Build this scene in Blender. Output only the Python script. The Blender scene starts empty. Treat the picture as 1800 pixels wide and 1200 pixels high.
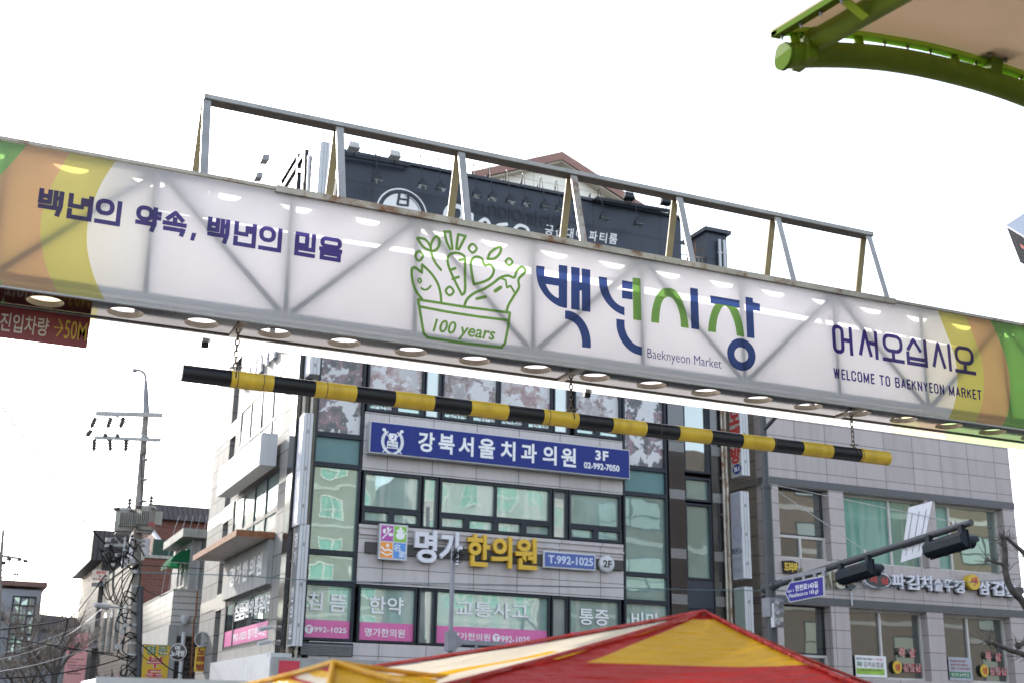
import bpy, bmesh, math, random
import numpy as np
from mathutils import Vector, Matrix
from mathutils.geometry import delaunay_2d_cdt
random.seed(7)
scn = bpy.context.scene
COL = scn.collection
R = math.radians

# ------------------------------------------------------------------ camera
FPX, PITCH, ROLL, YAW = 2186.0, .2956, .0172, -.4135
EYE = Vector((0, 0, 1.65))
fwd = Vector((-math.sin(YAW)*math.cos(PITCH), math.cos(YAW)*math.cos(PITCH), math.sin(PITCH)))
rgt = Vector((math.cos(YAW), math.sin(YAW), 0)); upv = rgt.cross(fwd)
c_, s_ = math.cos(ROLL), math.sin(ROLL)
camR = rgt*c_ + upv*s_            # camera right
camU = -(rgt*s_) + upv*c_         # camera up
cam = bpy.data.cameras.new('camera'); camo = bpy.data.objects.new('camera', cam); COL.objects.link(camo)
camo.matrix_world = Matrix(((camR.x, camU.x, -fwd.x, EYE.x), (camR.y, camU.y, -fwd.y, EYE.y),
                            (camR.z, camU.z, -fwd.z, EYE.z), (0, 0, 0, 1)))
cam.sensor_width = 36; cam.lens = FPX/1800*36
cam.clip_start = .05; cam.clip_end = 3000
cam.dof.use_dof = True; cam.dof.focus_distance = 13.5; cam.dof.aperture_fstop = 2.5
scn.camera = camo

# ------------------------------------------------------------------ world, sun, exposure
SUNV = Vector((-.21, 1, .46)).normalized()
ELEV = math.asin(SUNV.z); AZ = math.atan2(SUNV.x, SUNV.y)
w = bpy.data.worlds.new('World'); scn.world = w; w.use_nodes = True
wn = w.node_tree; bg = wn.nodes['Background']
sky = wn.nodes.new('ShaderNodeTexSky'); sky.sky_type = 'NISHITA'; sky.sun_disc = False
sky.sun_elevation = ELEV; sky.sun_rotation = AZ; sky.air_density = 1.0; sky.dust_density = 1.5; sky.ozone_density = 1.0
hs = wn.nodes.new('ShaderNodeHueSaturation'); hs.inputs['Saturation'].default_value = .5
wn.links.new(sky.outputs[0], hs.inputs['Color']); wn.links.new(hs.outputs[0], bg.inputs[0]); bg.inputs[1].default_value = .15
sl = bpy.data.lights.new('sun', 'SUN'); sl.energy = 2.0; sl.angle = R(.5); sl.color = (1, .95, .87)
slo = bpy.data.objects.new('sun', sl); COL.objects.link(slo); slo.location = (0, 0, 60)
slo.rotation_euler = SUNV.to_track_quat('Z', 'Y').to_euler()
scn.view_settings.view_transform = 'Standard'; scn.view_settings.look = 'None'
scn.view_settings.exposure = 2.0; scn.view_settings.gamma = 1
scn.render.engine = 'CYCLES'
scn.cycles.max_bounces = 8; scn.cycles.diffuse_bounces = 5; scn.cycles.glossy_bounces = 4
scn.cycles.transmission_bounces = 6; scn.cycles.transparent_max_bounces = 8
scn.cycles.caustics_reflective = False; scn.cycles.caustics_refractive = False
scn.cycles.use_denoising = True

# ------------------------------------------------------------------ helpers: points, planes
def PX(x, y, X=None, Y=None, Z=None):
    a, b = (x-900)/FPX, -(y-600)/FPX
    d = fwd + camR*a + camU*b
    if Y is not None: t = (Y-EYE.y)/d.y
    elif X is not None: t = (X-EYE.x)/d.x
    else: t = (Z-EYE.z)/d.z
    return EYE + d*t

class Plane:
    """a vertical plane: u along the wall as read by a viewer, v = height, d = distance out of the wall"""
    def __init__(s, kind, at): s.kind, s.at = kind, at
    def pt(s, u, v, d=0):
        if s.kind == 'F': return Vector((u, s.at-d, v))
        if s.kind == 'L': return Vector((s.at-d, -u, v))
        if s.kind == 'B': return Vector((-u, s.at+d, v))     # faces +Y
    def px(s, x, y):
        if s.kind == 'F': p = PX(x, y, Y=s.at); return (p.x, p.z)
        if s.kind == 'L': p = PX(x, y, X=s.at); return (-p.y, p.z)
class Free:
    def __init__(s, o, u, v):
        s.o, s.u, s.v = Vector(o), Vector(u).normalized(), Vector(v).normalized(); s.n = s.u.cross(s.v)
    def pt(s, u, v, d=0): return s.o + s.u*u + s.v*v + s.n*d
def box_px(pl, tl, br):
    a, b = pl.px(*tl), pl.px(*br)
    return (min(a[0], b[0]), max(a[0], b[0]), min(a[1], b[1]), max(a[1], b[1]))

# ------------------------------------------------------------------ helpers: 2-D shapes
def union2d(polys):
    vs, fs = [], []
    for p in polys:
        a = sum(p[i-1][0]*p[i][1]-p[i][0]*p[i-1][1] for i in range(len(p)))
        q = p if a > 0 else p[::-1]
        fs.append(list(range(len(vs), len(vs)+len(q)))); vs += [Vector(t) for t in q]
    r = delaunay_2d_cdt(vs, [], fs, 0, 1e-5)
    V = [tuple(v) for v in r[0]]; bb = [(min(q[0] for q in p), max(q[0] for q in p), min(q[1] for q in p), max(q[1] for q in p), p) for p in polys]
    def inside(x, y):
        for x0, x1, y0, y1, p in bb:
            if x < x0 or x > x1 or y < y0 or y > y1: continue
            c = False; j = len(p)-1
            for i in range(len(p)):
                if (p[i][1] > y) != (p[j][1] > y) and x < (p[j][0]-p[i][0])*(y-p[i][1])/(p[j][1]-p[i][1])+p[i][0]: c = not c
                j = i
            if c: return True
        return False
    F_ = [tuple(f) for f in r[2] if inside(sum(V[i][0] for i in f)/len(f), sum(V[i][1] for i in f)/len(f))]
    return V, F_
def disc(c, r, n=14, ry=None):
    ry = ry or r
    return [(c[0]+r*math.cos(2*math.pi*k/n), c[1]+ry*math.sin(2*math.pi*k/n)) for k in range(n)]
def stroke(pts, w, closed=False, join='round', ends='butt'):
    out = []; n = len(pts); segs = n if closed else n-1; h = w/2
    for i in range(segs):
        a, b = Vector(pts[i]), Vector(pts[(i+1) % n]); d = b-a
        if d.length < 1e-6: continue
        d.normalize(); q = Vector((-d.y, d.x))*h
        ea = eb = 0
        if join == 'square':
            if closed or i > 0: ea = h
            if closed or i < segs-1: eb = h
        a2, b2 = a-d*ea, b+d*eb
        out.append([tuple(a2-q), tuple(b2-q), tuple(b2+q), tuple(a2+q)])
    if join == 'round':
        for i in range(n):
            if closed or 0 < i < n-1 or ends == 'round': out.append(disc(pts[i], h, 10))
    return out
def smooth(p, closed=False, k=6):
    n = len(p); r = []
    for i in range(n if closed else n-1):
        g = lambda j: Vector(p[j % n]) if closed else Vector(p[max(0, min(n-1, j))])
        a, b, c, d = g(i-1), g(i), g(i+1), g(i+2)
        for s in range(k):
            t = s/k
            v = .5*((2*b)+(-a+c)*t+(2*a-5*b+4*c-d)*t*t+(-a+3*b-3*c+d)*t**3)
            r.append(tuple(v))
    if not closed: r.append(tuple(p[-1]))
    return r
def rring(x0, x1, y0, y1, r, n=5):
    o = []
    for cx, cy, a in ((x1-r, y1-r, 0), (x0+r, y1-r, 90), (x0+r, y0+r, 180), (x1-r, y0+r, 270)):
        for k in range(n+1):
            t = R(a+90*k/n); o.append((cx+r*math.cos(t), cy+r*math.sin(t)))
    return o
_tc = {}
def text2d(body, bold=0., res=3, shear=0, font_space=1.):
    """outline of a line of writing as verts/faces, in its own box 0..1 x 0..1; also its aspect"""
    key = (body, bold, shear, font_space)
    if key in _tc: return _tc[key]
    cu = bpy.data.curves.new('writing', 'FONT'); cu.body = body; cu.offset = bold; cu.resolution_u = res
    cu.shear = shear; cu.space_character = font_space
    o = bpy.data.objects.new('writing', cu); COL.objects.link(o)
    dg = bpy.context.evaluated_depsgraph_get()
    m = bpy.data.meshes.new_from_object(o.evaluated_get(dg))
    vs = [(v.co.x, v.co.y) for v in m.vertices]; fs = [tuple(p.vertices) for p in m.polygons]
    bpy.data.objects.remove(o); bpy.data.curves.remove(cu); bpy.data.meshes.remove(m)
    x0 = min(v[0] for v in vs); x1 = max(v[0] for v in vs); y0 = min(v[1] for v in vs); y1 = max(v[1] for v in vs)
    r = ([((x-x0)/(x1-x0), (y-y0)/(y1-y0)) for x, y in vs], fs, (x1-x0)/(y1-y0))
    _tc[key] = r
    return r

# ------------------------------------------------------------------ helpers: mesh builder
class MB:
    def __init__(s): s.v, s.f, s.m, s.sm = [], [], [], []
    def add(s, vs, fs, mi=0, smooth=False):
        b = len(s.v); s.v += [Vector(v) for v in vs]
        for f in fs: s.f.append(tuple(b+i for i in f)); s.m.append(mi); s.sm.append(smooth)
        return s
    def hexa(s, p, mi=0):   # p: 8 points, 0-3 one face, 4-7 the opposite
        return s.add(p, [(0, 3, 2, 1), (4, 5, 6, 7), (0, 1, 5, 4), (1, 2, 6, 5), (2, 3, 7, 6), (3, 0, 4, 7)], mi)
    def box(s, x0, x1, y0, y1, z0, z1, mi=0):
        return s.hexa([(x0, y0, z0), (x1, y0, z0), (x1, y1, z0), (x0, y1, z0), (x0, y0, z1), (x1, y0, z1), (x1, y1, z1), (x0, y1, z1)], mi)
    def pbox(s, pl, u0, u1, v0, v1, d0, d1, mi=0):
        return s.hexa([pl.pt(u0, v0, d0), pl.pt(u1, v0, d0), pl.pt(u1, v1, d0), pl.pt(u0, v1, d0),
                       pl.pt(u0, v0, d1), pl.pt(u1, v0, d1), pl.pt(u1, v1, d1), pl.pt(u0, v1, d1)], mi)
    def rect(s, pl, u0, u1, v0, v1, d, mi=0):
        return s.add([pl.pt(u0, v0, d), pl.pt(u1, v0, d), pl.pt(u1, v1, d), pl.pt(u0, v1, d)], [(0, 1, 2, 3)], mi)
    def flat(s, pl, vs, fs, d, mi=0):
        return s.add([pl.pt(x, y, d) for x, y in vs], fs, mi)
    def solid(s, pl, vs, fs, d0, d1, mi=0):
        n = len(vs); s.add([pl.pt(x, y, d1) for x, y in vs]+[pl.pt(x, y, d0) for x, y in vs], [], mi)
        b = len(s.v)-2*n; ed = {}
        for f in fs:
            s.f.append(tuple(b+i for i in f)); s.m.append(mi); s.sm.append(False)
            for i in range(len(f)):
                e = (f[i-1], f[i]); ed[tuple(sorted(e))] = None if tuple(sorted(e)) in ed else e
        for e in ed.values():
            if e: s.f.append((b+e[1], b+e[0], b+n+e[0], b+n+e[1])); s.m.append(mi); s.sm.append(False)
        return s
    def text(s, pl, body, bx, d0, d1=None, bold=.02, mi=0, shear=0, sp=1.):
        vs, fs, a = text2d(body, bold, shear=shear, font_space=sp); u0, u1, v0, v1 = bx
        vv = [(u0+x*(u1-u0), v0+y*(v1-v0)) for x, y in vs]
        return s.flat(pl, vv, fs, d0, mi) if d1 is None else s.solid(pl, vv, fs, d0, d1, mi)
    def tube(s, pts, r, n=8, mi=0, cap=True, r1=None):
        pts = [Vector(p) for p in pts]; L = len(pts); vs, fs = [], []; ref = None
        for i, p in enumerate(pts):
            t = (pts[min(L-1, i+1)]-pts[max(0, i-1)])
            t = t.normalized() if t.length > 1e-9 else Vector((0, 0, 1))
            if ref is None: ref = Vector((0, 0, 1)) if abs(t.z) < .9 else Vector((1, 0, 0))
            a = (ref-t*ref.dot(t)).normalized(); b = t.cross(a); ref = a
            rr = r if r1 is None else r+(r1-r)*i/(L-1)
            for k in range(n):
                q = 2*math.pi*k/n; vs.append(p+(a*math.cos(q)+b*math.sin(q))*rr)
        for i in range(L-1):
            for k in range(n):
                fs.append((i*n+k, i*n+(k+1) % n, (i+1)*n+(k+1) % n, (i+1)*n+k))
        s.add(vs, fs, mi, n > 5)
        if cap: s.add(vs[:n], [tuple(range(n))[::-1]], mi); s.add(vs[-n:], [tuple(range(n))], mi)
        return s
    def beam(s, p, q, w, h, up=(0, 0, 1), mi=0):
        p, q = Vector(p), Vector(q); t = (q-p).normalized(); up = Vector(up)
        a = t.cross(up)
        a = a.normalized() if a.length > 1e-6 else Vector((1, 0, 0))
        b = a.cross(t).normalized()
        c = [(-1, -1), (1, -1), (1, 1), (-1, 1)]
        return s.hexa([p+a*(i*w/2)+b*(j*h/2) for i, j in c]+[q+a*(i*w/2)+b*(j*h/2) for i, j in c], mi)
    def lathe(s, c, prof, n=16, axis='z', mi=0):
        c = Vector(c); vs, fs = [], []
        for r, h in prof:
            for k in range(n):
                q = 2*math.pi*k/n; x, y = r*math.cos(q), r*math.sin(q)
                vs.append(c+(Vector((x, y, h)) if axis == 'z' else Vector((h, x, y)) if axis == 'x' else Vector((x, h, y))))
        for i in range(len(prof)-1):
            for k in range(n): fs.append((i*n+k, i*n+(k+1) % n, (i+1)*n+(k+1) % n, (i+1)*n+k))
        fs.append(tuple(range(n))[::-1]); fs.append(tuple((len(prof)-1)*n+k for k in range(n)))
        return s.add(vs, fs, mi, True)
    def build(s, name, mats, parent=None, bevel=0):
        me = bpy.data.meshes.new(name)
        o0 = Vector((0, 0, 0)); p = parent
        while p is not None: o0 += p.location; p = p.parent
        me.from_pydata([tuple(v-o0) for v in s.v], [], s.f)
        for m in (mats if isinstance(mats, (list, tuple)) else [mats]): me.materials.append(m)
        me.polygons.foreach_set('material_index', s.m); me.polygons.foreach_set('use_smooth', s.sm)
        bm = bmesh.new(); bm.from_mesh(me); bmesh.ops.recalc_face_normals(bm, faces=bm.faces); bm.to_mesh(me); bm.free()
        me.update()
        o = bpy.data.objects.new(name, me); COL.objects.link(o)
        if parent: o.parent = parent
        if any(s.sm):
            for p_ in me.polygons: pass
            md = o.modifiers.new('edges', 'EDGE_SPLIT'); md.split_angle = R(50)
        if bevel:
            md = o.modifiers.new('bevel', 'BEVEL'); md.width = bevel; md.segments = 2; md.limit_method = 'ANGLE'
        return o
def tag(o, label, cat, group=None, kind=None):
    o['label'] = label; o['category'] = cat
    if group: o['group'] = group
    if kind: o['kind'] = kind
    return o
def thing(name, label, cat, loc, group=None):
    o = bpy.data.objects.new(name, None); COL.objects.link(o); o.location = loc; o.empty_display_size = .2
    return tag(o, label, cat, group)
def structure(o): o['kind'] = 'structure'; return o

# ------------------------------------------------------------------ materials
def _nodes(name):
    m = bpy.data.materials.new(name); m.use_nodes = True; nt = m.node_tree
    return m, nt, nt.nodes['Principled BSDF'], nt.nodes['Material Output']
def _obj(nt, scale=(1, 1, 1)):
    tc = nt.nodes.new('ShaderNodeTexCoord'); mp = nt.nodes.new('ShaderNodeMapping')
    mp.inputs['Scale'].default_value = scale
    nt.links.new(tc.outputs['Object'], mp.inputs[0]); return mp.outputs[0]
def _noise(nt, vec, scale, detail=4, rough=.55):
    n = nt.nodes.new('ShaderNodeTexNoise'); n.inputs['Scale'].default_value = scale
    n.inputs['Detail'].default_value = detail; n.inputs['Roughness'].default_value = rough
    nt.links.new(vec, n.inputs['Vector']); return n.outputs['Fac']
def _ramp(nt, fac, stops):
    r = nt.nodes.new('ShaderNodeValToRGB'); e = r.color_ramp.elements
    while len(e) < len(stops): e.new(.5)
    for k, (p, c) in enumerate(stops): e[k].position = p; e[k].color = (*c, 1) if len(c) == 3 else c
    nt.links.new(fac, r.inputs[0]); return r.outputs[0]
def _mix(nt, a, b, fac, mode='MIX'):
    m = nt.nodes.new('ShaderNodeMix'); m.data_type = 'RGBA'; m.blend_type = mode
    for s, val in ((0, fac), (6, a), (7, b)):
        if isinstance(val, (int, float)): m.inputs[s].default_value = val
        elif isinstance(val, tuple): m.inputs[s].default_value = (*val, 1)
        else: nt.links.new(val, m.inputs[s])
    return m.outputs[2]
def _bump(nt, b, h, strength, dist=.02):
    n = nt.nodes.new('ShaderNodeBump'); n.inputs['Strength'].default_value = strength; n.inputs['Distance'].default_value = dist
    nt.links.new(h, n.inputs['Height']); nt.links.new(n.outputs[0], b.inputs['Normal'])
def paint(name, col, rough=.5, metal=0., var=.15, scale=3., bump=0., spec=.5, streak=0., dirt=None):
    m, nt, b, o = _nodes(name); v = _obj(nt)
    n = _noise(nt, v, scale)
    c = _ramp(nt, n, [(.3, tuple(max(0, x*(1-var)) for x in col)), (.7, tuple(min(1, x*(1+var)) for x in col))])
    if streak:
        v2 = _obj(nt, (6, 6, .35)); n2 = _noise(nt, v2, 1.2, 5, .6)
        c = _mix(nt, c, _ramp(nt, n2, [(.42, (1, 1, 1)), (.75, dirt or (1-streak, 1-streak*1.1, 1-streak*1.2))]), 1., 'MULTIPLY')
    nt.links.new(c, b.inputs['Base Color'])
    b.inputs['Roughness'].default_value = rough; b.inputs['Metallic'].default_value = metal
    b.inputs['Specular IOR Level'].default_value = spec
    if bump: _bump(nt, b, _noise(nt, v, scale*12), bump)
    return m
def courses(name, c1, c2, mortar, bw, bh, mw=.012, offset=0., rough=.6, spec=.5, var=.12, bump=.3, streak=.25, metal=0., grain=60.):
    m, nt, b, o = _nodes(name)
    tc = nt.nodes.new('ShaderNodeTexCoord'); sp = nt.nodes.new('ShaderNodeSeparateXYZ'); nt.links.new(tc.outputs['Object'], sp.inputs[0])
    ad = nt.nodes.new('ShaderNodeMath'); ad.operation = 'ADD'; nt.links.new(sp.outputs[0], ad.inputs[0]); nt.links.new(sp.outputs[1], ad.inputs[1])
    cb = nt.nodes.new('ShaderNodeCombineXYZ'); nt.links.new(ad.outputs[0], cb.inputs[0]); nt.links.new(sp.outputs[2], cb.inputs[1])
    br = nt.nodes.new('ShaderNodeTexBrick'); br.offset = offset; br.squash = 1
    br.inputs['Scale'].default_value = 1; br.inputs['Brick Width'].default_value = bw; br.inputs['Row Height'].default_value = bh
    br.inputs['Mortar Size'].default_value = mw; br.inputs['Mortar Smooth'].default_value = .1
    br.inputs['Color1'].default_value = (*c1, 1); br.inputs['Color2'].default_value = (*c2, 1); br.inputs['Mortar'].default_value = (*mortar, 1)
    nt.links.new(cb.outputs[0], br.inputs['Vector'])
    v = _obj(nt)
    g = _noise(nt, v, grain, 3, .7)
    c = _mix(nt, br.outputs['Color'], _ramp(nt, g, [(.3, (1-var,)*3), (.7, (1+var,)*3)]), 1., 'MULTIPLY')
    if streak:
        n2 = _noise(nt, _obj(nt, (2.2, 2.2, .22)), 1.3, 5, .62)
        c = _mix(nt, c, _ramp(nt, n2, [(.45, (1, 1, 1)), (.8, (1-streak, 1-streak*1.05, 1-streak*1.1))]), 1., 'MULTIPLY')
    nt.links.new(c, b.inputs['Base Color']); b.inputs['Roughness'].default_value = rough; b.inputs['Specular IOR Level'].default_value = spec
    b.inputs['Metallic'].default_value = metal
    if bump: _bump(nt, b, br.outputs['Fac'], -bump, .01)
    return m
def glass(name, tint, refl=.4, wav=.25, wscale=.8, body=None, gcol=(.92, 1, .97)):
    """a coated window pane over blinds or a dim room"""
    m, nt, b, o = _nodes(name); v = _obj(nt)
    n = _noise(nt, v, .55, 3)
    c = _ramp(nt, n, [(.35, tuple(x*.75 for x in tint)), (.65, tuple(min(1, x*1.2) for x in tint))])
    if body:
        n2 = _noise(nt, _obj(nt, (3, 3, .2)), 1.0, 2)
        c = _mix(nt, c, body, _ramp(nt, n2, [(.48, (0, 0, 0)), (.6, (1, 1, 1))]))
    nt.links.new(c, b.inputs['Base Color']); b.inputs['Roughness'].default_value = .35; b.inputs['Specular IOR Level'].default_value = .2
    gl = nt.nodes.new('ShaderNodeBsdfGlossy'); gl.inputs['Roughness'].default_value = .015; gl.inputs['Color'].default_value = (*gcol, 1)
    bp = nt.nodes.new('ShaderNodeBump'); bp.inputs['Strength'].default_value = wav; bp.inputs['Distance'].default_value = .03
    nt.links.new(_noise(nt, v, wscale, 1.5, .4), bp.inputs['Height']); nt.links.new(bp.outputs[0], gl.inputs['Normal'])
    fr = nt.nodes.new('ShaderNodeFresnel'); fr.inputs['IOR'].default_value = 1.5
    ad = nt.nodes.new('ShaderNodeMath'); ad.operation = 'ADD'; ad.inputs[1].default_value = refl; ad.use_clamp = True
    nt.links.new(fr.outputs[0], ad.inputs[0])
    mx = nt.nodes.new('ShaderNodeMixShader'); nt.links.new(ad.outputs[0], mx.inputs[0])
    nt.links.new(b.outputs[0], mx.inputs[1]); nt.links.new(gl.outputs[0], mx.inputs[2]); nt.links.new(mx.outputs[0], o.inputs[0])
    return m
def film(name, col, trans=.55, refl=.30, gloss=.04, var=.03, wrinkle=0.):
    """printed translucent sign film or tent cloth"""
    m, nt, b, o = _nodes(name); v = _obj(nt)
    c = _ramp(nt, _noise(nt, v, 2.0, 4), [(.3, tuple(x*(1-var) for x in col)), (.7, tuple(min(1, x*(1+var)) for x in col))])
    def sc(f):
        q = nt.nodes.new('ShaderNodeMix'); q.data_type = 'RGBA'; q.blend_type = 'MULTIPLY'; q.inputs[0].default_value = 1
        nt.links.new(c, q.inputs[6]); q.inputs[7].default_value = (f, f, f, 1); return q.outputs[2]
    t = nt.nodes.new('ShaderNodeBsdfTranslucent'); d = nt.nodes.new('ShaderNodeBsdfDiffuse')
    nt.links.new(sc(trans), t.inputs[0]); nt.links.new(sc(refl), d.inputs[0])
    a = nt.nodes.new('ShaderNodeAddShader'); nt.links.new(t.outputs[0], a.inputs[0]); nt.links.new(d.outputs[0], a.inputs[1])
    g = nt.nodes.new('ShaderNodeBsdfGlossy'); g.inputs['Roughness'].default_value = .2
    if wrinkle:
        bp = nt.nodes.new('ShaderNodeBump'); bp.inputs['Strength'].default_value = wrinkle; bp.inputs['Distance'].default_value = .03
        nt.links.new(_noise(nt, _obj(nt, (1.5, 5, 3)), 3.0, 4, .55), bp.inputs['Height'])
        for q_ in (t, d, g): nt.links.new(bp.outputs[0], q_.inputs['Normal'])
    mx = nt.nodes.new('ShaderNodeMixShader'); mx.inputs[0].default_value = gloss
    nt.links.new(a.outputs[0], mx.inputs[1]); nt.links.new(g.outputs[0], mx.inputs[2]); nt.links.new(mx.outputs[0], o.inputs[0])
    return m
def steel(name, col, rough=.35, rust=.0, scale=4., metal=.85):
    m, nt, b, o = _nodes(name); v = _obj(nt)
    n = _noise(nt, v, scale, 6, .65)
    c = _ramp(nt, n, [(.3, tuple(x*.8 for x in col)), (.7, tuple(min(1, x*1.15) for x in col))])
    if rust:
        r = _ramp(nt, _noise(nt, v, 2.6, 8, .7), [(.62-rust*.4, (0, 0, 0)), (.72-rust*.3, (1, 1, 1))])
        c = _mix(nt, c, (.16, .07, .03), r)
    nt.links.new(c, b.inputs['Base Color']); b.inputs['Metallic'].default_value = metal; b.inputs['Roughness'].default_value = rough
    _bump(nt, b, _noise(nt, v, 1.6, 2), .05, .05)
    return m
def poster(name, base, pic, pic2, amount):
    """a weathered window poster: picture blobs, torn away in white patches"""
    m, nt, b, o = _nodes(name); v = _obj(nt)
    a = _noise(nt, v, 1.3, 3)
    c = _ramp(nt, a, [(.38, base), (.44, pic), (.52, pic2), (.60, pic), (.66, base)])
    t = _ramp(nt, _noise(nt, v, 1.7, 9, .62), [(amount, (0, 0, 0)), (amount+.015, (1, 1, 1))])
    c = _mix(nt, c, (.55, .55, .57), t)
    t2 = _ramp(nt, _noise(nt, v, 9, 6, .7), [(.60, (0, 0, 0)), (.62, (1, 1, 1))])
    c = _mix(nt, c, (.44, .42, .44), t2)
    nt.links.new(c, b.inputs['Base Color']); b.inputs['Roughness'].default_value = .35
    return m

M = {}
M['film_white'] = film('white_sign_film', (.82, .80, .835), .55, .31)
M['film_green'] = film('green_sign_film', (.26, .50, .14), .47, .32)
M['film_orange'] = film('orange_sign_film', (.72, .42, .22), .48, .32)
M['film_yellow'] = film('yellow_sign_film', (.68, .60, .17), .46, .32)
M['ink_violet'] = film('violet_ink', (.085, .065, .30), .62, .22, .02)
M['ink_blue'] = film('blue_ink', (.045, .09, .30), .62, .22, .02)
M['ink_green'] = film('green_ink', (.22, .44, .10), .70, .24, .02)
M['galv'] = steel('galvanised_steel', (.33, .33, .335), .5, .0, 4., .5)
M['galv_warm'] = steel('weathered_steel', (.36, .33, .29), .5, .22)
M['galv_brown'] = paint('weathered_shaded_underside', (.19, .172, .15), .7, var=.2, scale=6, streak=.2)  # weathered steel, with the shade under the rail put into the brown
M['galv_khaki'] = paint('shaded_khaki_steel', (.30, .24, .13), .6, var=.15, scale=5, streak=.2)  # reflection and shade on the rear legs are in this brown
M['mirror'] = steel('polished_stainless', (.10, .098, .095), .12, .0, 1.2, 1.0)
M['collar'] = paint('beige_ring', (.50, .43, .35), .6)
M['bar_black'] = paint('black_reflective_tape', (.010, .011, .015), .35, var=.3, spec=.3)
M['bar_yellow'] = paint('yellow_reflective_tape', (.62, .42, .035), .45, var=.08, scale=8, streak=.25)
M['chain'] = steel('rusty_chain', (.10, .08, .065), .6, .25, 4., .4)
M['red_board'] = paint('dark_red_board', (.20, .022, .03), .45, var=.08)
M['board_white'] = paint('sign_off_white', (.55, .50, .46), .6, var=.05)
M['board_yellow'] = paint('sign_dull_yellow', (.55, .36, .05), .6, var=.05)
M['granite'] = courses('light_grey_granite', (.50, .46, .465), (.45, .415, .42), (.12, .115, .115), 1.45, .42, .012, 0., .6, streak=.22)
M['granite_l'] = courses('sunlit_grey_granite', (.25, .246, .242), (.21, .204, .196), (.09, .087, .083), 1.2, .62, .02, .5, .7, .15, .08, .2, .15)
M['granite_r'] = courses('pinkish_grey_granite', (.44, .385, .385), (.39, .345, .345), (.12, .11, .105), 1.32, .60, .012, 0., .6, streak=.2)
M['granite_b'] = paint('dark_band_granite', (.075, .075, .085), .5, var=.2, scale=20)
M['stone_side'] = courses('beige_side_stone', (.26, .23, .19), (.21, .185, .155), (.12, .10, .085), 2.6, .66, .02, 0., .7, streak=.25)
M['black_stone'] = paint('polished_black_granite', (.018, .018, .02), .08, var=.35, scale=30, spec=.8)
M['grey_band'] = paint('grey_stone_band', (.16, .155, .155), .35, var=.15, scale=20)
M['frame'] = paint('dark_window_frame', (.022, .026, .036), .45, var=.1, spec=.25)
M['frame_white'] = paint('pale_window_frame', (.50, .48, .46), .45, var=.06)
M['glass'] = glass('teal_mirror_glass', (.16, .26, .245), .28, .16, .9, None, (.60, .74, .70))
M['glass2'] = glass('teal_office_glass', (.23, .35, .32), .20, .18, .9, (.36, .42, .39), (.60, .73, .70))
M['glass_side'] = glass('side_window_glass', (.08, .13, .135), .0, .08, .6, None, (.62, .75, .75))
M['glass_grey'] = glass('frosted_grey_glass', (.26, .29, .28), .16, .05)
M['glass_dark'] = glass('dark_shop_glass', (.028, .03, .03), .16, .10, .7)
M['glass_teal'] = glass('curtained_teal_glass', (.13, .30, .245), .02, .2, .5, (.21, .35, .29), (.42, .52, .48))
M['spandrel'] = paint('teal_spandrel', (.10, .205, .215), .3, var=.05, spec=.4)
M['poster_a'] = poster('torn_grey_poster', (.085, .085, .095), (.12, .115, .12), (.26, .17, .20), .50)
M['poster_side'] = poster('torn_white_poster', (.24, .24, .25), (.30, .30, .31), (.16, .16, .17), .47)
M['poster_b'] = poster('torn_pink_poster', (.44, .44, .45), (.42, .34, .34), (.26, .17, .175), .49)
M['poster_c'] = poster('torn_bowl_poster', (.30, .28, .29), (.40, .37, .38), (.18, .12, .125), .51)
M['white_text'] = paint('white_lettering', (.74, .74, .76), .5, var=.03)
M['white_metal'] = paint('white_painted_metal', (.52, .53, .56), .4, var=.05, streak=.12)
M['grey_metal'] = paint('grey_painted_metal', (.20, .20, .21), .45, var=.1)
M['pink'] = paint('pink_window_film', (.60, .13, .34), .4, var=.04)
M['blue_sign'] = paint('blue_sign_face', (.024, .036, .19), .5, var=.05, spec=.15)
M['blue_plate'] = paint('blue_plate_face', (.06, .10, .32), .35, var=.05)
M['pale_blue'] = paint('pale_blue_lettering', (.50, .55, .70), .5, var=.03)
M['gold'] = paint('gold_channel_letters', (.62, .38, .03), .4, var=.06)
M['gold_side'] = paint('orange_letter_sides', (.52, .25, .10), .5)
M['silver'] = paint('silver_channel_letters', (.62, .62, .68), .35, var=.05, spec=.5)
M['charcoal'] = paint('charcoal_rail', (.035, .034, .034), .5)
M['black_ink'] = paint('black_lettering', (.02, .02, .022), .5)
M['red_ink'] = paint('red_lettering', (.42, .03, .03), .5)
M['navy'] = courses('navy_billboard_panels', (.018, .027, .047), (.0165, .025, .043), (.010, .015, .026), 2.65, 1.32, .05, 0., .45, .4, .05, .2, .15, 0., 8.)
M['navy_plain'] = paint('navy_trim', (.016, .022, .036), .45)
M['navy_faint'] = paint('faded_letter_ghosts', (.012, .018, .031), .6)
M['dark_steel'] = paint('dark_painted_steel', (.022, .025, .032), .55, spec=.25)
M['lamp_white'] = paint('dusty_lamp_white', (.42, .42, .42), .5)
M['siding'] = courses('cream_siding', (.82, .79, .72), (.80, .77, .70), (.55, .50, .44), 30., .34, .02, 0., .6, .3, .03, .4, .12, 0., 10.)
M['roof_red'] = paint('brick_red_roof_trim', (.26, .13, .105), .55, var=.08)
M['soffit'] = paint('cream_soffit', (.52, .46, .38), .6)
M['mast'] = paint('slate_grey_mast', (.06, .063, .072), .5, var=.1, spec=.3)
M['mast_light'] = paint('grey_bracket', (.22, .22, .25), .5)
M['head'] = paint('navy_black_signal_head', (.010, .015, .024), .5, spec=.2)
M['panel_back'] = paint('aluminium_sign_back', (.42, .44, .50), .45, .3, var=.06)
M['street_blue'] = paint('street_sign_blue', (.03, .026, .24), .5, var=.04, spec=.25)
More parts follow.
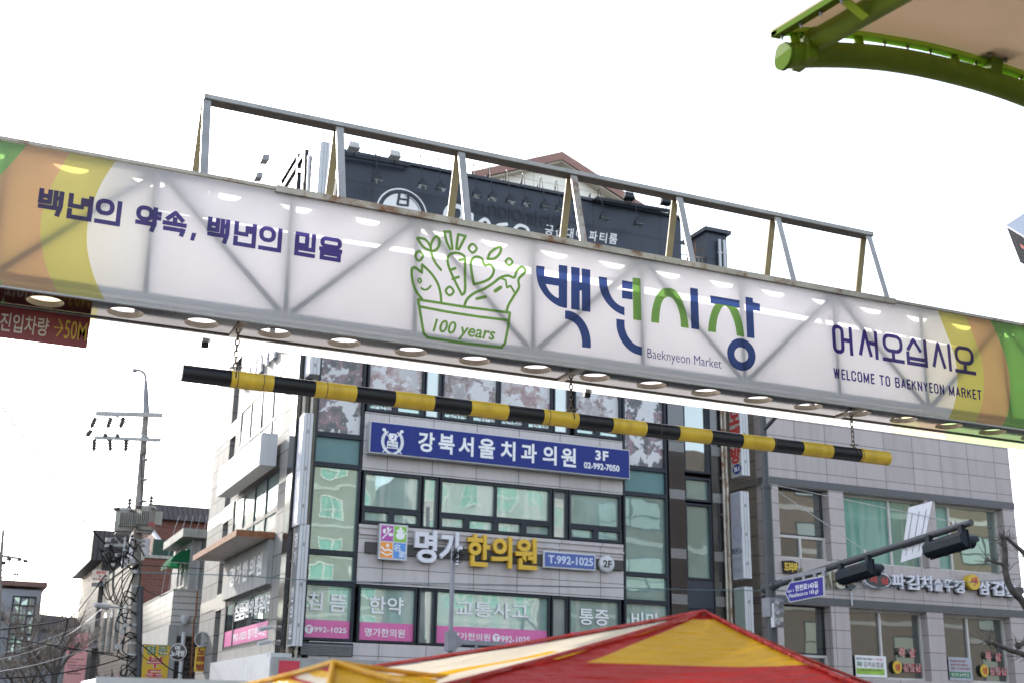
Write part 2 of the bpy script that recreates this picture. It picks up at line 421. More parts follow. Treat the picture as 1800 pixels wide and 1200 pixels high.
M['concrete'] = paint('pole_concrete', (.24, .22, .20), .8, var=.15, scale=2, bump=.2)
M['trafo'] = paint('transformer_grey', (.30, .29, .265), .5, var=.08, streak=.1)
M['cable'] = paint('black_cable', (.012, .012, .013), .7, spec=.15)
M['cable_blue'] = paint('faded_blue_cable', (.07, .13, .15), .5)
M['insul'] = paint('brown_insulator', (.09, .08, .08), .3)
M['brick_red'] = courses('red_brick', (.20, .075, .055), (.155, .055, .042), (.13, .10, .085), .42, .16, .02, .5, .8, .3, .2, .3, .2)
M['brick_dark'] = courses('dark_patterned_brick', (.085, .072, .068), (.04, .034, .034), (.13, .115, .105), .5, .2, .03, .5, .55, .4, .2, .5, .1)
M['brick_black'] = courses('black_glazed_brick', (.022, .018, .017), (.03, .022, .02), (.12, .105, .09), .6, .2, .018, .5, .3, .6, .2, .4, 0.)
M['dark_clad'] = courses('dark_brown_cladding', (.075, .066, .07), (.062, .056, .06), (.02, .018, .018), .28, 8, .03, 0., .5, .4, .05, .5, .1)
M['tile_white'] = courses('white_wall_tiles', (.46, .445, .42), (.43, .415, .39), (.18, .17, .165), 3., .27, .025, 0., .35, .5, .05, .4, .3)
M['plaster'] = paint('grey_white_plaster', (.32, .32, .32), .75, streak=.25, var=.08)
M['concrete_edge'] = paint('mossy_concrete', (.36, .36, .33), .85, var=.2, streak=.35)
M['awning'] = film('green_awning_cloth', (.012, .15, .065), .35, .6, .02)
M['yellow_sign'] = paint('yellow_sign_face', (.60, .40, .03), .45, var=.05)
M['green_text'] = paint('green_lettering', (.02, .16, .06), .5)
M['red_text'] = paint('crimson_lettering', (.50, .03, .06), .5)
M['maroon_text'] = paint('maroon_lettering', (.25, .03, .02), .5)
M['black_gloss'] = paint('black_sign_face', (.012, .012, .014), .25)
M['pink_banner'] = film('pale_pink_banner', (.72, .48, .50), .3, .7, .02)
M['far_white'] = paint('far_white_wall', (.48, .49, .52), .7, var=.05)
M['far_roof'] = paint('far_dark_roof', (.07, .06, .07), .6)
M['bark'] = paint('grey_bark', (.075, .065, .06), .85, var=.35, scale=6, bump=.5)
M['twig'] = paint('pale_twigs', (.20, .165, .14), .8, var=.3)
M['tent_red'] = film('red_tent_cloth', (.44, .024, .018), .26, .60, .05, .08, .8)
M['tent_yellow'] = film('yellow_tent_cloth', (.70, .38, .016), .30, .58, .05, .08, .8)
M['tent_glare'] = film('sun_glare_tent_cloth', (.74, .64, .50), .2, .55, .06, .08, .8)  # sun glare on the left slope, put into the cloth colour
M['lime'] = paint('lime_green_paint', (.15, .245, .015), .5, var=.12, spec=.25, streak=.15)
M['lime_shaded'] = paint('shaded_lime_paint', (.10, .17, .02), .85, var=.1, spec=.03)  # same lime paint, darkened and dulled so sunward faces look unlit
M['lime_backlit'] = paint('backlit_lime_paint', (.34, .58, .02), .5, var=.06)  # same lime paint, brightened: light through the edge is in the colour
M['roof_sheet'] = film('tan_roof_sheet', (.66, .56, .44), .46, .66, .02)
M['bolt'] = steel('bolt_steel', (.3, .3, .28), .35, .1)
M['rust_slab'] = paint('rusting_white_slab', (.62, .57, .50), .7, var=.12, scale=2, streak=.3)
M['rust'] = paint('rust', (.22, .09, .04), .8, var=.4, scale=8)
M['asphalt'] = paint('asphalt', (.05, .05, .052), .9, var=.2, scale=20)
M['paving'] = courses('pavement_blocks', (.26, .25, .24), (.23, .22, .21), (.14, .13, .13), .4, .2, .01, .5, .8, .3, .1, .2, .0)
M['cream_wall'] = paint('cream_apartment_wall', (.20, .19, .155), .8, var=.05)
M['cream_band'] = paint('white_apartment_band', (.36, .355, .33), .8, var=.04)
M['brown_wall'] = paint('brown_shop_wall', (.065, .05, .04), .8, var=.1)
M['stall_grey'] = paint('blue_grey_stall_edge', (.30, .34, .42), .35, .3)

# ------------------------------------------------------------------ ground and roads
mb = MB(); mb.box(-900, 900, -900, 900, -.6, -.02); structure(mb.build('ground', M['asphalt']))
mb = MB(); mb.box(-60, 120, 13.5, 29.5, -.02, 0); structure(mb.build('road', M['asphalt']))
mb = MB()
mb.box(8.2, 120, 29.5, 35.5, -.02, .13); mb.box(-60, 120, 9.0, 13.5, -.02, .13)
structure(mb.build('pavement', M['paving']))

# ================================================================== the market gantry
YF, YR, ZB, ZT = 10.453, 11.013, 4.966, 6.235
G = Plane('F', YF)
gx0, gx1 = -1.6, 13.2
gantry = thing('market_gantry', 'white translucent market banner gantry spanning the street with truss frame on top', 'gantry', (5.2, 10.733, 0))
def edge(pts): return smooth(pts, False, 5)
LG = edge([(.075, ZT), (-.02, 6.05), (-.13, 5.85), (-.165, 5.62), (-.13, 5.38), (-.02, 5.12), (.035, ZB)])
LO = edge([(.42, ZT), (.345, 6.02), (.285, 5.80), (.265, 5.60), (.29, 5.38), (.37, 5.15), (.475, ZB)])
LY = edge([(.80, ZT), (.71, 6.02), (.655, 5.80), (.635, 5.60), (.66, 5.38), (.74, 5.15), (.845, ZB)])
RY = edge([(9.93, ZT), (10.02, 6.0), (10.10, 5.80), (10.135, 5.60), (10.12, 5.36), (10.04, 5.12), (9.945, ZB)])
RO = edge([(10.34, ZT), (10.44, 6.0), (10.51, 5.80), (10.535, 5.60), (10.51, 5.36), (10.43, 5.12), (10.335, ZB)])
RG = edge([(10.72, ZT), (10.83, 6.0), (10.90, 5.80), (10.93, 5.60), (10.91, 5.36), (10.84, 5.12), (10.735, ZB)])
def strip_between(mb, pl, a, b, mi, d=0):
    n = len(a)
    for i in range(n-1): mb.add([pl.pt(*a[i], d), pl.pt(*b[i], d), pl.pt(*b[i+1], d), pl.pt(*a[i+1], d)], [(0, 1, 2, 3)], mi)
n = len(LG)
L0 = [(gx0, LG[i][1]) for i in range(n)]; R0 = [(gx1, RG[i][1]) for i in range(n)]
films = [M['film_green'], M['film_orange'], M['film_yellow'], M['film_white']]
mb = MB()
# same heights on both sides so the strips stay level
def at_heights(e, zs):
    zz = [p[1] for p in e][::-1]; xx = [p[0] for p in e][::-1]
    return [(float(np.interp(z, zz, xx)), z) for z in zs]
zs = [ZT-(ZT-ZB)*k/32 for k in range(33)]
seq = [[(gx0, z) for z in zs]]+[at_heights(e, zs) for e in (LG, LO, LY, RY, RO, RG)]+[[(gx1, z) for z in zs]]
for k, mi in enumerate((0, 1, 2, 3, 2, 1, 0)): strip_between(mb, G, seq[k], seq[k+1], mi)
front = mb.build('banner_panel', films, gantry)
# rear panel: hangs a hand lower, with an open slit under its top edge where the sun comes in
B = Plane('F', YR); ZRB = 4.885; zs0, zs1 = 6.098, 6.168
mb = MB()
rz = [(zs0-(zs0-ZRB)*k/6) for k in range(7)]
def rear_edges(zl): return [[(gx0, z) for z in zl]]+[[(x, z) for z in zl] for x in (.10, .42, .84, 9.62, 10.02, 10.42)]+[[(gx1, z) for z in zl]]
rs = rear_edges(rz)
for k, mi in enumerate((0, 1, 2, 3, 2, 1, 0)): strip_between(mb, B, rs[k], rs[k+1], mi)
for (a, b) in ((gx0, 1.05), (10.1, gx1)): mb.rect(B, a, b, zs0, zs1, 0, 3)
mb.rect(B, gx0, gx1, zs1, ZT, 0, 3)
def slit(x0, x1, h0, h1):   # film left standing above the slit so that it tapers
    mb.add([B.pt(x0, zs1), B.pt(x0, zs0+h0), B.pt(x1, zs0+h1), B.pt(x1, zs1)], [(0, 1, 2, 3)], 3)
slit(1.05, 2.2, .004, .022); slit(2.2, 3.2, .022, .045); slit(3.2, 4.2, .045, .062); slit(7.2, 8.6, .066, .04); slit(8.6, 9.4, .04, .022); slit(9.4, 10.1, .022, .004)
for x in (1.38, 1.62, 2.72, 6.2, 8.18, 8.86, 9.0, 9.34): mb.rect(B, x-.03, x+.03, zs0, zs1, .004, 3)
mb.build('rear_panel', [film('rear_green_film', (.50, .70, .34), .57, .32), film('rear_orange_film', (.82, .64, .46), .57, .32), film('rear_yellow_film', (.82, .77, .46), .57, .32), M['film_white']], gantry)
HOLES = [.393-1.31, .393-.655]+[.393+.6545*k for k in range(20)]
HOLES = [x for x in HOLES if x < gx1-.4]
def holed_plate(name, z, yc, r, y0, y1, mat, half=.32725):
    mb = MB(); N = 32
    for x in HOLES:
        inner, outer = [], []
        for k in range(N):
            q = 2*math.pi*(k+.5)/N; c, s = math.cos(q), math.sin(q)
            inner.append(Vector((x+r*c, yc+r*s, z)))
            t = min((half/abs(c)) if abs(c) > 1e-6 else 9, ((y1-yc)/s if s > 1e-6 else (y0-yc)/s if s < -1e-6 else 9))
            outer.append(Vector((x+t*c, yc+t*s, z)))
        # square the corners
        mb.add(inner+outer, [(k, (k+1) % N, N+(k+1) % N, N+k) for k in range(N)])
        for sx, sy in ((1, y1), (-1, y1), (-1, y0), (1, y0)):
            cx = x+sx*half; cn = Vector((cx, sy, z))
            ks = sorted(range(N), key=lambda k: (outer[k]-cn).length)
            a = min((k for k in range(N) if abs(outer[k].x-cx) < 1e-6), key=lambda k: (outer[k]-cn).length)
            b = min((k for k in range(N) if abs(outer[k].y-sy) < 1e-6), key=lambda k: (outer[k]-cn).length)
            mb.add([outer[a], cn, outer[b]], [(0, 1, 2)])
    xa, xb = HOLES[0]-half, HOLES[-1]+half
    mb.add([(gx0, y0, z), (xa, y0, z), (xa, y1, z), (gx0, y1, z)], [(0, 1, 2, 3)])
    mb.add([(xb, y0, z), (gx1, y0, z), (gx1, y1, z), (xb, y1, z)], [(0, 1, 2, 3)])
    return mb.build(name, mat, gantry)
holed_plate('bottom_plate', 4.972, 10.733, .152, YF+.004, YR-.03, M['mirror'])
holed_plate('bounce_tray', 5.022, 10.733, .1535, YF+.06, YR-.04, M['white_metal'])  # added pale sheet, bounces light onto the lower banner
holed_plate('top_plate', 6.222, YF+.215, .150, YF+.004, YR-.004, M['galv'])
for x in HOLES:
    N = 28; mb = MB(); a = [(x+.153*math.cos(6.2832*k/N), 10.733+.153*math.sin(6.2832*k/N)) for k in range(N)]
    mb.add([(p[0], p[1], 4.968) for p in a]+[(p[0], p[1], 5.018) for p in a], [(k, (k+1) % N, N+(k+1) % N, N+k) for k in range(N)], 0, True)
    mb.build('hole_collar', M['collar'], gantry)
# edge trims and folded seam of the plate
mb = MB()
mb.box(gx0, gx1, YF-.012, YF+.02, 4.952, 4.966); mb.box(gx0, gx1, YR-.028, YR-.006, 4.958, 4.982)
mb.build('bottom_trim', M['galv'], gantry)
mb = MB()
mb.box(gx0, 2.2, YF-.02, YF+.05, 6.237, 6.268); mb.box(2.2, 9.3, YF-.035, YF+.05, 6.212, 6.274); mb.box(9.3, gx1, YF-.02, YF+.05, 6.237, 6.268)
mb.box(gx0, gx1, YR-.05, YR+.02, 6.237, 6.27)
mb.build('top_trim', M['galv_warm'], gantry)
# trusses behind both skins: bottom chord, top chord, posts and zig-zag braces
TN = [1.165+1.2155*k for k in range(-2, 10)]
mb = MB(); yb, yt = YF+.020, YF+.075
mb.box(gx0, gx1, YF+.014, YF+.055, 5.034, 5.095)
mb.box(gx0, gx1, YF+.05, YF+.12, 6.165, 6.215)
mb.build('bottom_chord', M['white_metal'], gantry)
for k, x in enumerate(TN):
    mb = MB(); mb.beam((x, yb+.01, 5.095), (x-.02, yt, 6.165), .052, .05, (0, 1, 0)); mb.build('truss_post', M['galv'], gantry)
    if k+1 < len(TN):
        x2 = TN[k+1]; top_first = (k % 2 == 0)
        a, b = ((x+.06, yt, 6.16), (x2-.06, yb+.01, 5.10)) if top_first else ((x+.06, yb+.01, 5.10), (x2-.06, yt, 6.16))
        mb = MB(); mb.beam(a, b, .055, .05, (0, 1, 0)); mb.build('truss_brace', M['galv'], gantry)
mb = MB()
mb.box(gx0, gx1, YR-.09, YR-.045, 5.30, 5.36); mb.box(gx0, gx1, YR-.09, YR-.045, 5.94, 6.0)
for k, x in enumerate(TN):
    mb.beam((x, YR-.07, 5.02), (x, YR-.07, 5.95), .045, .045, (0, 1, 0))
mb.build('rear_truss', M['galv'], gantry)
# cross straps under the plate where the chains hang
for x in (2.03, 5.36, 8.82):
    mb = MB(); mb.box(x-.035, x+.035, YF+.03, YR-.04, 4.955, 4.971); mb.build('cross_strap', M['galv_warm'], gantry)
for x in (1.80, 5.70):
    mb = MB(); mb.box(x-.035, x+.03, YR+.01, YR+.06, 4.845, 4.93); mb.build('hanging_clip', M['dark_steel'], gantry)
# the triangular guard frame above
AX = [1.555, 2.831, 4.096, 5.36, 6.643, 7.924, 9.2]
mb = MB()
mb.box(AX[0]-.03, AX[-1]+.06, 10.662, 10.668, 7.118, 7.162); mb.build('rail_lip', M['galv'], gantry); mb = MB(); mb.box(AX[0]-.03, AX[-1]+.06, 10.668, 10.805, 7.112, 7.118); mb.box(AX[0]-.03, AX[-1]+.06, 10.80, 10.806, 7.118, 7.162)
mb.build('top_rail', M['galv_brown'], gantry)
for i, x in enumerate(AX):
    for sy, yb_ in ((-1, YF), (1, YR)):
        mb = MB()
        yt_ = 10.733+sy*.045
        p, q = Vector((x, yb_-(.0 if sy < 0 else .02), 6.26)), Vector((x, yt_, 7.108))
        mb.beam(p, q, .075, .022, (0, 1, 0))
        mb.build('frame_leg', M['galv_warm'] if i == 3 and sy < 0 else M['galv'] if sy < 0 else M['galv_khaki'], gantry)
for x in (-1.45, 13.0):
    mb = MB(); mb.tube([(x, 10.733, 0), (x, 10.733, 4.95)], .15, 20); mb.build('support_post', M['galv'], gantry)

# --- writing on the banner
WD = .004
def GB(tl, br): return box_px(G, tl, br)
GL = {
 '백': (['L0,1 0,.50', 'L.44,1 .44,.50', 'L0,.77 .44,.77', 'L0,.50 .44,.50', 'L.72,1 .72,.44', 'L1,1 1,.44', 'L.72,.74 1,.74', 'L.03,.27 .97,.27 .90,0']),
 '년': (['L0,1 0,.52 .56,.52', 'L.62,.86 1,.86', 'L.62,.68 1,.68', 'L1,1 1,0', 'L0,.28 0,0 1,0']),
 '의': (['R0,.66,.42,1', 'L1,1 1,0', 'L0,0 1,0']),
 '약': (['R0,.62,.46,1', 'L.80,1 .80,.38', 'L.80,.82 1,.82', 'L.80,.60 1,.60', 'L0,.27 .80,.27 .72,0']),
 '속': (['L.5,1.0 .06,.62', 'L.5,1.0 .94,.62', 'L.5,.68 .5,.45', 'L0,.45 1,.45', 'L.05,.19 .95,.19 .90,0']),
 '믿': (['Q0,.60,.46,1', 'L1,1 1,.28', 'L0,.28 1,.28', 'L0,.28 0,0 1,0']),
 '음': (['R.04,.96,.62,1', 'L0,.45 1,.45', 'Q.05,.95,0,.25']),
 '어': (['R0,.50,0,1', 'L1,1 1,0', 'L.66,.5 1,.5']),
 '서': (['L.34,1 0,0', 'L.34,1 .66,0', 'L1,1 1,0', 'L.60,.55 1,.55']),
 '오': (['R.05,.95,.38,1', 'L.5,.38 .5,0', 'L0,0 1,0']),
 '십': (['L.36,1 0,.52', 'L.36,1 .74,.52', 'L1,1 1,0', 'L0,.40 0,0 1,0', 'L0,.21 1,.21']),
 '시': (['L.34,1 0,0', 'L.34,1 .68,0', 'L1,1 1,0']),
}
def glyph(ch, u0, u1, v0, v1, w):
    out = []; A = lambda x: u0+w/2+x*(u1-u0-w); Bv = lambda y: v0+w/2+y*(v1-v0-w)
    for s in GL[ch]:
        if s[0] == 'L':
            p = [tuple(float(t) for t in q.split(',')) for q in s[1:].split()]; p = [(A(x), Bv(y)) for x, y in p]
            diag = len(p) == 2 and abs(p[0][0]-p[1][0]) > w*.3 and abs(p[0][1]-p[1][1]) > w*.3
            if not diag: # butt ends reach the box
                for i, j in ((0, 1), (-1, -2)):
                    d = (Vector(p[i])-Vector(p[j])).normalized()*w/2; p[i] = tuple(Vector(p[i])+d)
            out += stroke(p, w, False, 'square')
            if diag: out.append(disc(p[0], w/2, 8))
        else:
            x0, x1, y0, y1 = (float(t) for t in s[1:].split(',')); x0, x1, y0, y1 = A(x0), A(x1), Bv(y0), Bv(y1)
            if s[0] == 'R': out += stroke(rring(x0, x1, y0, y1, min(x1-x0, y1-y0)*.42), w, True, 'round')
            else: out += stroke([(x0, y0), (x1, y0), (x1, y1), (x0, y1)], w, True, 'square')
    return out
def wide(spec, ztop, zbot, w):
    polys = []
    for ch, a, b in spec:
        u0 = G.px(a, 400)[0]; u1 = G.px(b, 400)[0]
        polys += glyph(ch, u0, u1, zbot, ztop, w)
    return polys
zt = G.px(90, 334)[1]; zb = G.px(104, 382)[1]
line1 = [('백', 66.7, 112), ('년', 119, 164), ('의', 167.5, 214), ('약', 238.5, 284), ('속', 286, 329), ('백', 364, 404), ('년', 411, 451), ('의', 455, 496), ('믿', 518, 555), ('음', 561, 602)]
# u for each glyph from a row near its own height
def uG(x, y): return G.px(x, y)[0]
polys = []
for ch, a, b in line1:
    y = 356+(a-90)*.165
    polys += glyph(ch, uG(a, y), uG(b, y), zb, zt, .040)
cx = uG(334, 420); polys.append([(cx, zb-.02), (cx+.035, zb-.02), (cx+.05, zb+.055), (cx+.012, zb+.055)])
mb = MB(); mb.flat(G, *union2d(polys), WD); mb.build('slogan_lettering', M['ink_violet'], gantry)
zt2 = G.px(1477, 572)[1]; zb2 = G.px(1498, 625)[1]; polys = []
for ch, a, b in [('어', 1463, 1498), ('서', 1508, 1542.5), ('오', 1550, 1588), ('십', 1592.5, 1629), ('시', 1637, 1671), ('오', 1677, 1713)]:
    y = 600+(a-1477)*.155
    polys += glyph(ch, uG(a, y), uG(b, y), zb2, zt2, .044)
mb = MB(); mb.flat(G, *union2d(polys), WD); mb.build('welcome_lettering', M['ink_violet'], gantry)
mb = MB()
u0, u1 = uG(1465, 655), uG(1726.5, 690); z1 = G.px(1466, 646)[1]; z0 = G.px(1470, 665)[1]
CAP = {'W': '0,1 .25,0 .5,1 .75,0 1,1', 'E': '1,1 0,1 0,0 1,0|0,.52 .85,.52', 'L': '0,1 0,0 1,0', 'C': '1,.72 1,.86 .75,1 .25,1 0,.86 0,.14 .25,0 .75,0 1,.14 1,.28',
 'O': '.25,1 .75,1 1,.86 1,.14 .75,0 .25,0 0,.14 0,.86 .25,1', 'M': '0,0 0,1 .5,.1 1,1 1,0', 'T': '0,1 1,1|.5,1 .5,0', 'B': '0,0 0,1 .75,1 .95,.88 .95,.64 .75,.53 0,.53|.75,.53 1,.40 1,.12 .78,0 0,0',
 'A': '0,0 .5,1 1,0|.2,.30 .8,.30', 'K': '0,0 0,1|1,1 .05,.42|.36,.60 1,0', 'N': '0,0 0,1 1,0 1,1', 'Y': '0,1 .5,.45 1,1|.5,.45 .5,0', 'R': '0,0 0,1 .75,1 1,.87 1,.62 .75,.5 0,.5|.6,.5 1,0'}
adv = {'W': 1.25, 'M': 1.2, 'E': .82, 'L': .78, ' ': .62}
line = 'WELCOME TO BAEKNYEON MARKET'; tot = sum(adv.get(c, 1.) for c in line); uw = (u1-u0)/tot; x = u0; pol = []; hgt = z1-z0; sw = .0185
for c in line:
    ww = adv.get(c, 1.)*uw
    if c != ' ':
        for part in CAP[c].split('|'):
            pts = [tuple(float(q) for q in t.split(',')) for t in part.split()]
            pol += stroke([(x+sw/2+px_*(ww*.80-sw), z0+sw/2+py_*(hgt-sw)) for px_, py_ in pts], sw, False, 'round', 'butt' if c in 'AKY' else 'round')
    x += ww
mb.flat(G, *union2d(pol), WD); mb.build('english_lettering', M['ink_violet'], gantry)
mb = MB(); u0, u1 = uG(1137.6, 620), uG(1267.5, 637); z1 = G.px(1140, 612)[1]; z0 = G.px(1200, 643)[1]
mb.text(G, 'Baeknyeon Market', (u0, u1, z0, z1), WD, bold=-.006); mb.build('small_lettering', M['ink_violet'], gantry)
# the big logotype, measured corner by corner
def Z8(p): return G.px(920+p[0]/4.0909, 430+p[1]/4.0909)
def polyZ(*pts): return [Z8(p) for p in pts]
def bandZ(outer, inner):
    o, i = smooth(outer, False, 5), smooth(inner, False, 5)
    return [[Z8(o[k]), Z8(o[k+1]), Z8(i[k+1]), Z8(i[k])] for k in range(len(o)-1)]
blue = []
blue += bandZ([(91, 152), (92, 215), (108, 290), (148, 360), (200, 412), (256, 446), (313, 460)],
              [(151, 160), (150, 215), (157, 275), (178, 325), (205, 358), (240, 383), (313, 400)])
blue += [polyZ((253, 147), (315, 155), (313, 460), (253, 446)), polyZ((140, 226), (256, 245), (256, 300), (150, 284))]
blue += [polyZ((342, 161), (404, 170), (404, 475), (342, 465)), polyZ((418, 173), (480, 183), (481, 487), (419, 478)), polyZ((402, 272), (420, 275), (420, 334), (402, 331))]
blue += bandZ([(299, 474), (345, 482), (395, 510), (440, 560), (470, 625), (483, 690), (484, 744)],
              [(298, 535), (325, 540), (358, 558), (390, 592), (410, 640), (420, 690), (420, 736)])
blue += bandZ([(540, 230), (543, 290), (558, 350), (590, 410), (635, 460), (680, 492), (726, 512)],
              [(601, 240), (603, 290), (614, 335), (634, 380), (660, 415), (692, 440), (726, 452)])
blue += [polyZ((708, 258), (784, 271), (784, 325), (708, 315)), polyZ((708, 330), (784, 341), (784, 398), (708, 387))]
blue += bandZ([(667, 534), (669, 590), (680, 640), (705, 695), (745, 745), (795, 780), (851, 797)],
              [(726, 543), (727, 590), (735, 625), (752, 662), (780, 698), (812, 722), (851, 734)])
blue += [polyZ((1197, 311), (1253, 320), (1264, 613), (1206, 604))]
blue += [polyZ((1342, 367), (1552, 402), (1554, 459), (1345, 424))]
blue += [polyZ((1595, 377), (1648, 385), (1661, 675), (1607, 667)), polyZ((1648, 416), (1699, 427), (1701, 482), (1650, 473))]
ring = [Z8((1566+ (102 if True else 0)*math.cos(t)+0*math.sin(t), 790+115*math.sin(t)+14*math.cos(t))) for t in [2*math.pi*k/40 for k in range(40)]]
rin = [Z8((1566+50*math.cos(t), 790+53*math.sin(t)+7*math.cos(t))) for t in [2*math.pi*k/40 for k in range(40)]]
blue += [[ring[k], ring[(k+1) % 40], rin[(k+1) % 40], rin[k]] for k in range(40)]
mb = MB(); mb.flat(G, *union2d(blue), WD); mb.build('logotype_blue', M['ink_blue'], gantry)
green = [polyZ((783, 238), (839, 247), (846, 548), (788, 540))]
green += bandZ([(916, 558), (922, 480), (945, 390), (985, 330), (1030, 315), (1080, 325), (1125, 375), (1160, 460), (1180, 540), (1187, 603)],
               [(973, 567), (978, 500), (990, 430), (1012, 390), (1040, 378), (1070, 388), (1098, 430), (1118, 490), (1128, 545), (1130, 593)])
green += bandZ([(1326, 625), (1332, 560), (1350, 485), (1375, 430)], [(1382, 633), (1386, 580), (1398, 515), (1425, 456)])
green += bandZ([(1375, 430), (1400, 428), (1440, 432), (1480, 440), (1530, 452)], [(1425, 456), (1435, 447), (1447, 444), (1460, 450), (1478, 468)])
green += bandZ([(1530, 452), (1560, 520), (1578, 600), (1587, 664)], [(1478, 468), (1505, 530), (1525, 600), (1532, 655)])
mb = MB(); mb.flat(G, *union2d(green), WD+.002); mb.build('logotype_green', M['ink_green'], gantry)
def Z9(p): return G.px(700+p[0]/4.615, 380+p[1]/4.615)
def L9(pts, w=22, closed=False, sm=True):
    q = smooth(pts, closed, 5) if sm else pts
    return stroke([Z9(p) for p in q], w/4.615*.0056, closed, 'round', 'round')
lg = []
lg += L9([(160, 678), (540, 738), (905, 785)], sm=False)+L9([(178, 736), (400, 778), (640, 815), (890, 845)], sm=False)
lg += L9([(160, 678), (180, 800), (205, 950), (240, 985), (540, 1030), (835, 1062), (865, 1030), (890, 900), (905, 785)], sm=False)
lg += L9([(190, 672), (150, 620), (120, 550), (108, 470), (112, 425), (140, 420), (170, 445), (190, 460)])+L9([(190, 460), (192, 395)], sm=False)+L9([(192, 395), (260, 460), (315, 540), (340, 620), (348, 700)])
lg += L9([(186, 585), (210, 600), (240, 592), (262, 568)], 17)+L9([(160, 525), (173, 505), (186, 525), (173, 545)], 14, True)
lg += L9([(168, 285), (200, 325), (168, 365), (138, 325)], 20, True)+L9([(602, 228), (636, 265), (602, 300), (570, 262)], 20, True)+L9([(898, 345), (926, 375), (898, 402), (870, 372)], 20, True)+L9([(416, 575), (448, 612), (416, 645), (384, 608)], 20, True)
lg += L9([(345, 438), (300, 380), (270, 310), (262, 240)])+L9([(262, 285), (205, 255), (165, 200), (158, 180), (215, 190), (255, 240), (268, 290)])+L9([(268, 290), (312, 270), (335, 215), (315, 165), (280, 195), (262, 240)])
lg += L9([(372, 128), (392, 215), (420, 270), (438, 268), (430, 200), (420, 128)], closed=True, sm=False)+L9([(485, 150), (470, 268), (492, 270), (545, 165)], closed=True, sm=False)
lg += L9([(515, 640), (450, 510), (405, 400), (405, 330), (450, 300), (510, 310), (540, 350), (540, 480), (540, 610), (515, 640)])+L9([(420, 440), (462, 425)], sm=False)+L9([(440, 512), (490, 495)], sm=False)+L9([(535, 352), (495, 358)], sm=False)
lg += L9([(612, 555), (592, 440), (590, 370), (625, 333), (675, 345), (700, 400), (745, 395), (775, 440), (750, 500), (690, 535), (612, 555)])
lg += L9([(725, 350), (745, 300), (795, 262), (832, 255), (822, 305), (780, 345), (725, 350)])
lg += L9([(535, 735), (555, 680), (610, 630), (700, 590), (770, 545), (830, 500), (890, 485), (940, 500), (960, 450), (1000, 412), (1030, 450), (975, 515), (978, 580), (930, 660), (890, 730), (880, 775)])
lg += L9([(830, 505), (870, 520), (880, 580), (910, 568), (945, 625)], 18, sm=False)
lg += L9([(785, 610), (830, 580)], 30, sm=False)+L9([(635, 672), (708, 655)], 24, sm=False)
mb = MB(); mb.flat(G, *union2d(lg), WD); 
mb.build('basket_emblem', M['ink_green'], gantry)
# '100 years' runs along the slanted basket, italic
mb = MB(); a = G.px(760, 576); b = G.px(869, 579)
mb.text(G, '100 years', (a[0], G.px(870.5, 590)[0], G.px(810, 597)[1], G.px(765, 560)[1]), WD, bold=.02, shear=.25)
mb.build('emblem_lettering', M['ink_green'], gantry)

# ================================================================== striped height bar on chains
bar = thing('height_limit_bar', 'black and yellow striped tube hanging on chains under the banner', 'height bar', (5.4, 10.733, 4.5))
cuts = [320, 405, 479, 552, 624, 692, 760, 825, 890, 952, 1013, 1073, 1132, 1190, 1246, 1301, 1355, 1407, 1459, 1509, 1560]
bx = [PX(x, 655+(x-320)*.1205, Y=10.733).x for x in cuts]
mb = MB(); mb.tube([(bx[0], 10.733, 4.5), (bx[-1], 10.733, 4.5)], .0755, 32); mb.build('bar_tube', M['bar_black'], bar)
for k in range(1, len(bx)-1, 2):
    mb = MB(); mb.tube([(bx[k], 10.733, 4.5), (bx[k+1], 10.733, 4.5)], .0772, 32); mb.build('yellow_sleeve', M['bar_yellow'], bar)
for x in (2.05, 2.28, 2.86, 3.9, 5.1, 6.35, 7.75, 8.9):
    mb = MB(); mb.tube([(x, 10.733, 4.5), (x+.007, 10.733, 4.5)], .0785, 32); mb.build('wire_band', M['chain'], bar)
mb = MB(); mb.lathe((bx[0]-.002, 10.733, 4.5), [(.0, -.004), (.055, -.006), (.070, -.002), (.070, .004)], 24, 'x'); mb.build('end_cap', M['grey_metal'], bar)
for ci, (cx, dz) in enumerate(((2.03, 4.955), (5.36, 4.955), (8.82, 4.955))):
    mb = MB(); z = 4.585; i = 0
    while z < dz:
        c = Vector((cx, 10.733, z+.035)); L = []
        for k in range(15):
            q = 2*math.pi*k/14; a, b = .017*math.cos(q), .034*math.sin(q)
            L.append(c+(Vector((a, 0, b)) if i % 2 == 0 else Vector((0, a, b))))
        mb.tube(L, .0058, 6, cap=False); z += .055; i += 1
    mb.tube([(cx-.05, 10.733, 4.60), (cx+.06, 10.72, 4.612)], .007, 6)
    mb.tube([(cx-.006, 10.65, 4.5)]+[(cx, 10.733-.082*math.cos(t), 4.5+.082*math.sin(t)) for t in [math.pi*k/8 for k in range(9)]], .006, 6)
    mb.build('chain', M['chain'], bar)

# ================================================================== red warning board behind the plate
S = Plane('F', 10.975)
wb = thing('vehicle_warning_board', 'dark red board with white and yellow lettering below the left end of the banner', 'warning sign', (.3, 10.98, 4.97))
u1 = S.px(156, 585)[0]; z0 = S.px(153, 612)[1]; z0 -= 0
mb = MB(); mb.pbox(S, -1.3, u1, z0, 4.955, -.015, 0); mb.build('board', M['red_board'], wb)
mb = MB(); mb.text(S, '진입차량', (S.px(1, 560)[0], S.px(85, 580)[0], S.px(70, 590.5)[1], S.px(20, 551)[1]), .003, bold=.012); mb.build('white_lettering', M['board_white'], wb)
mb = MB(); mb.text(S, '50M', (S.px(112, 590)[0], S.px(151.5, 590)[0], S.px(130, 597)[1], S.px(130, 564.5)[1]), .003, bold=.005)
a, b, c, d, e = (S.px(*p) for p in ((95, 575.5), (110, 577.5), (104, 561), (110, 577.5), (99, 591)))
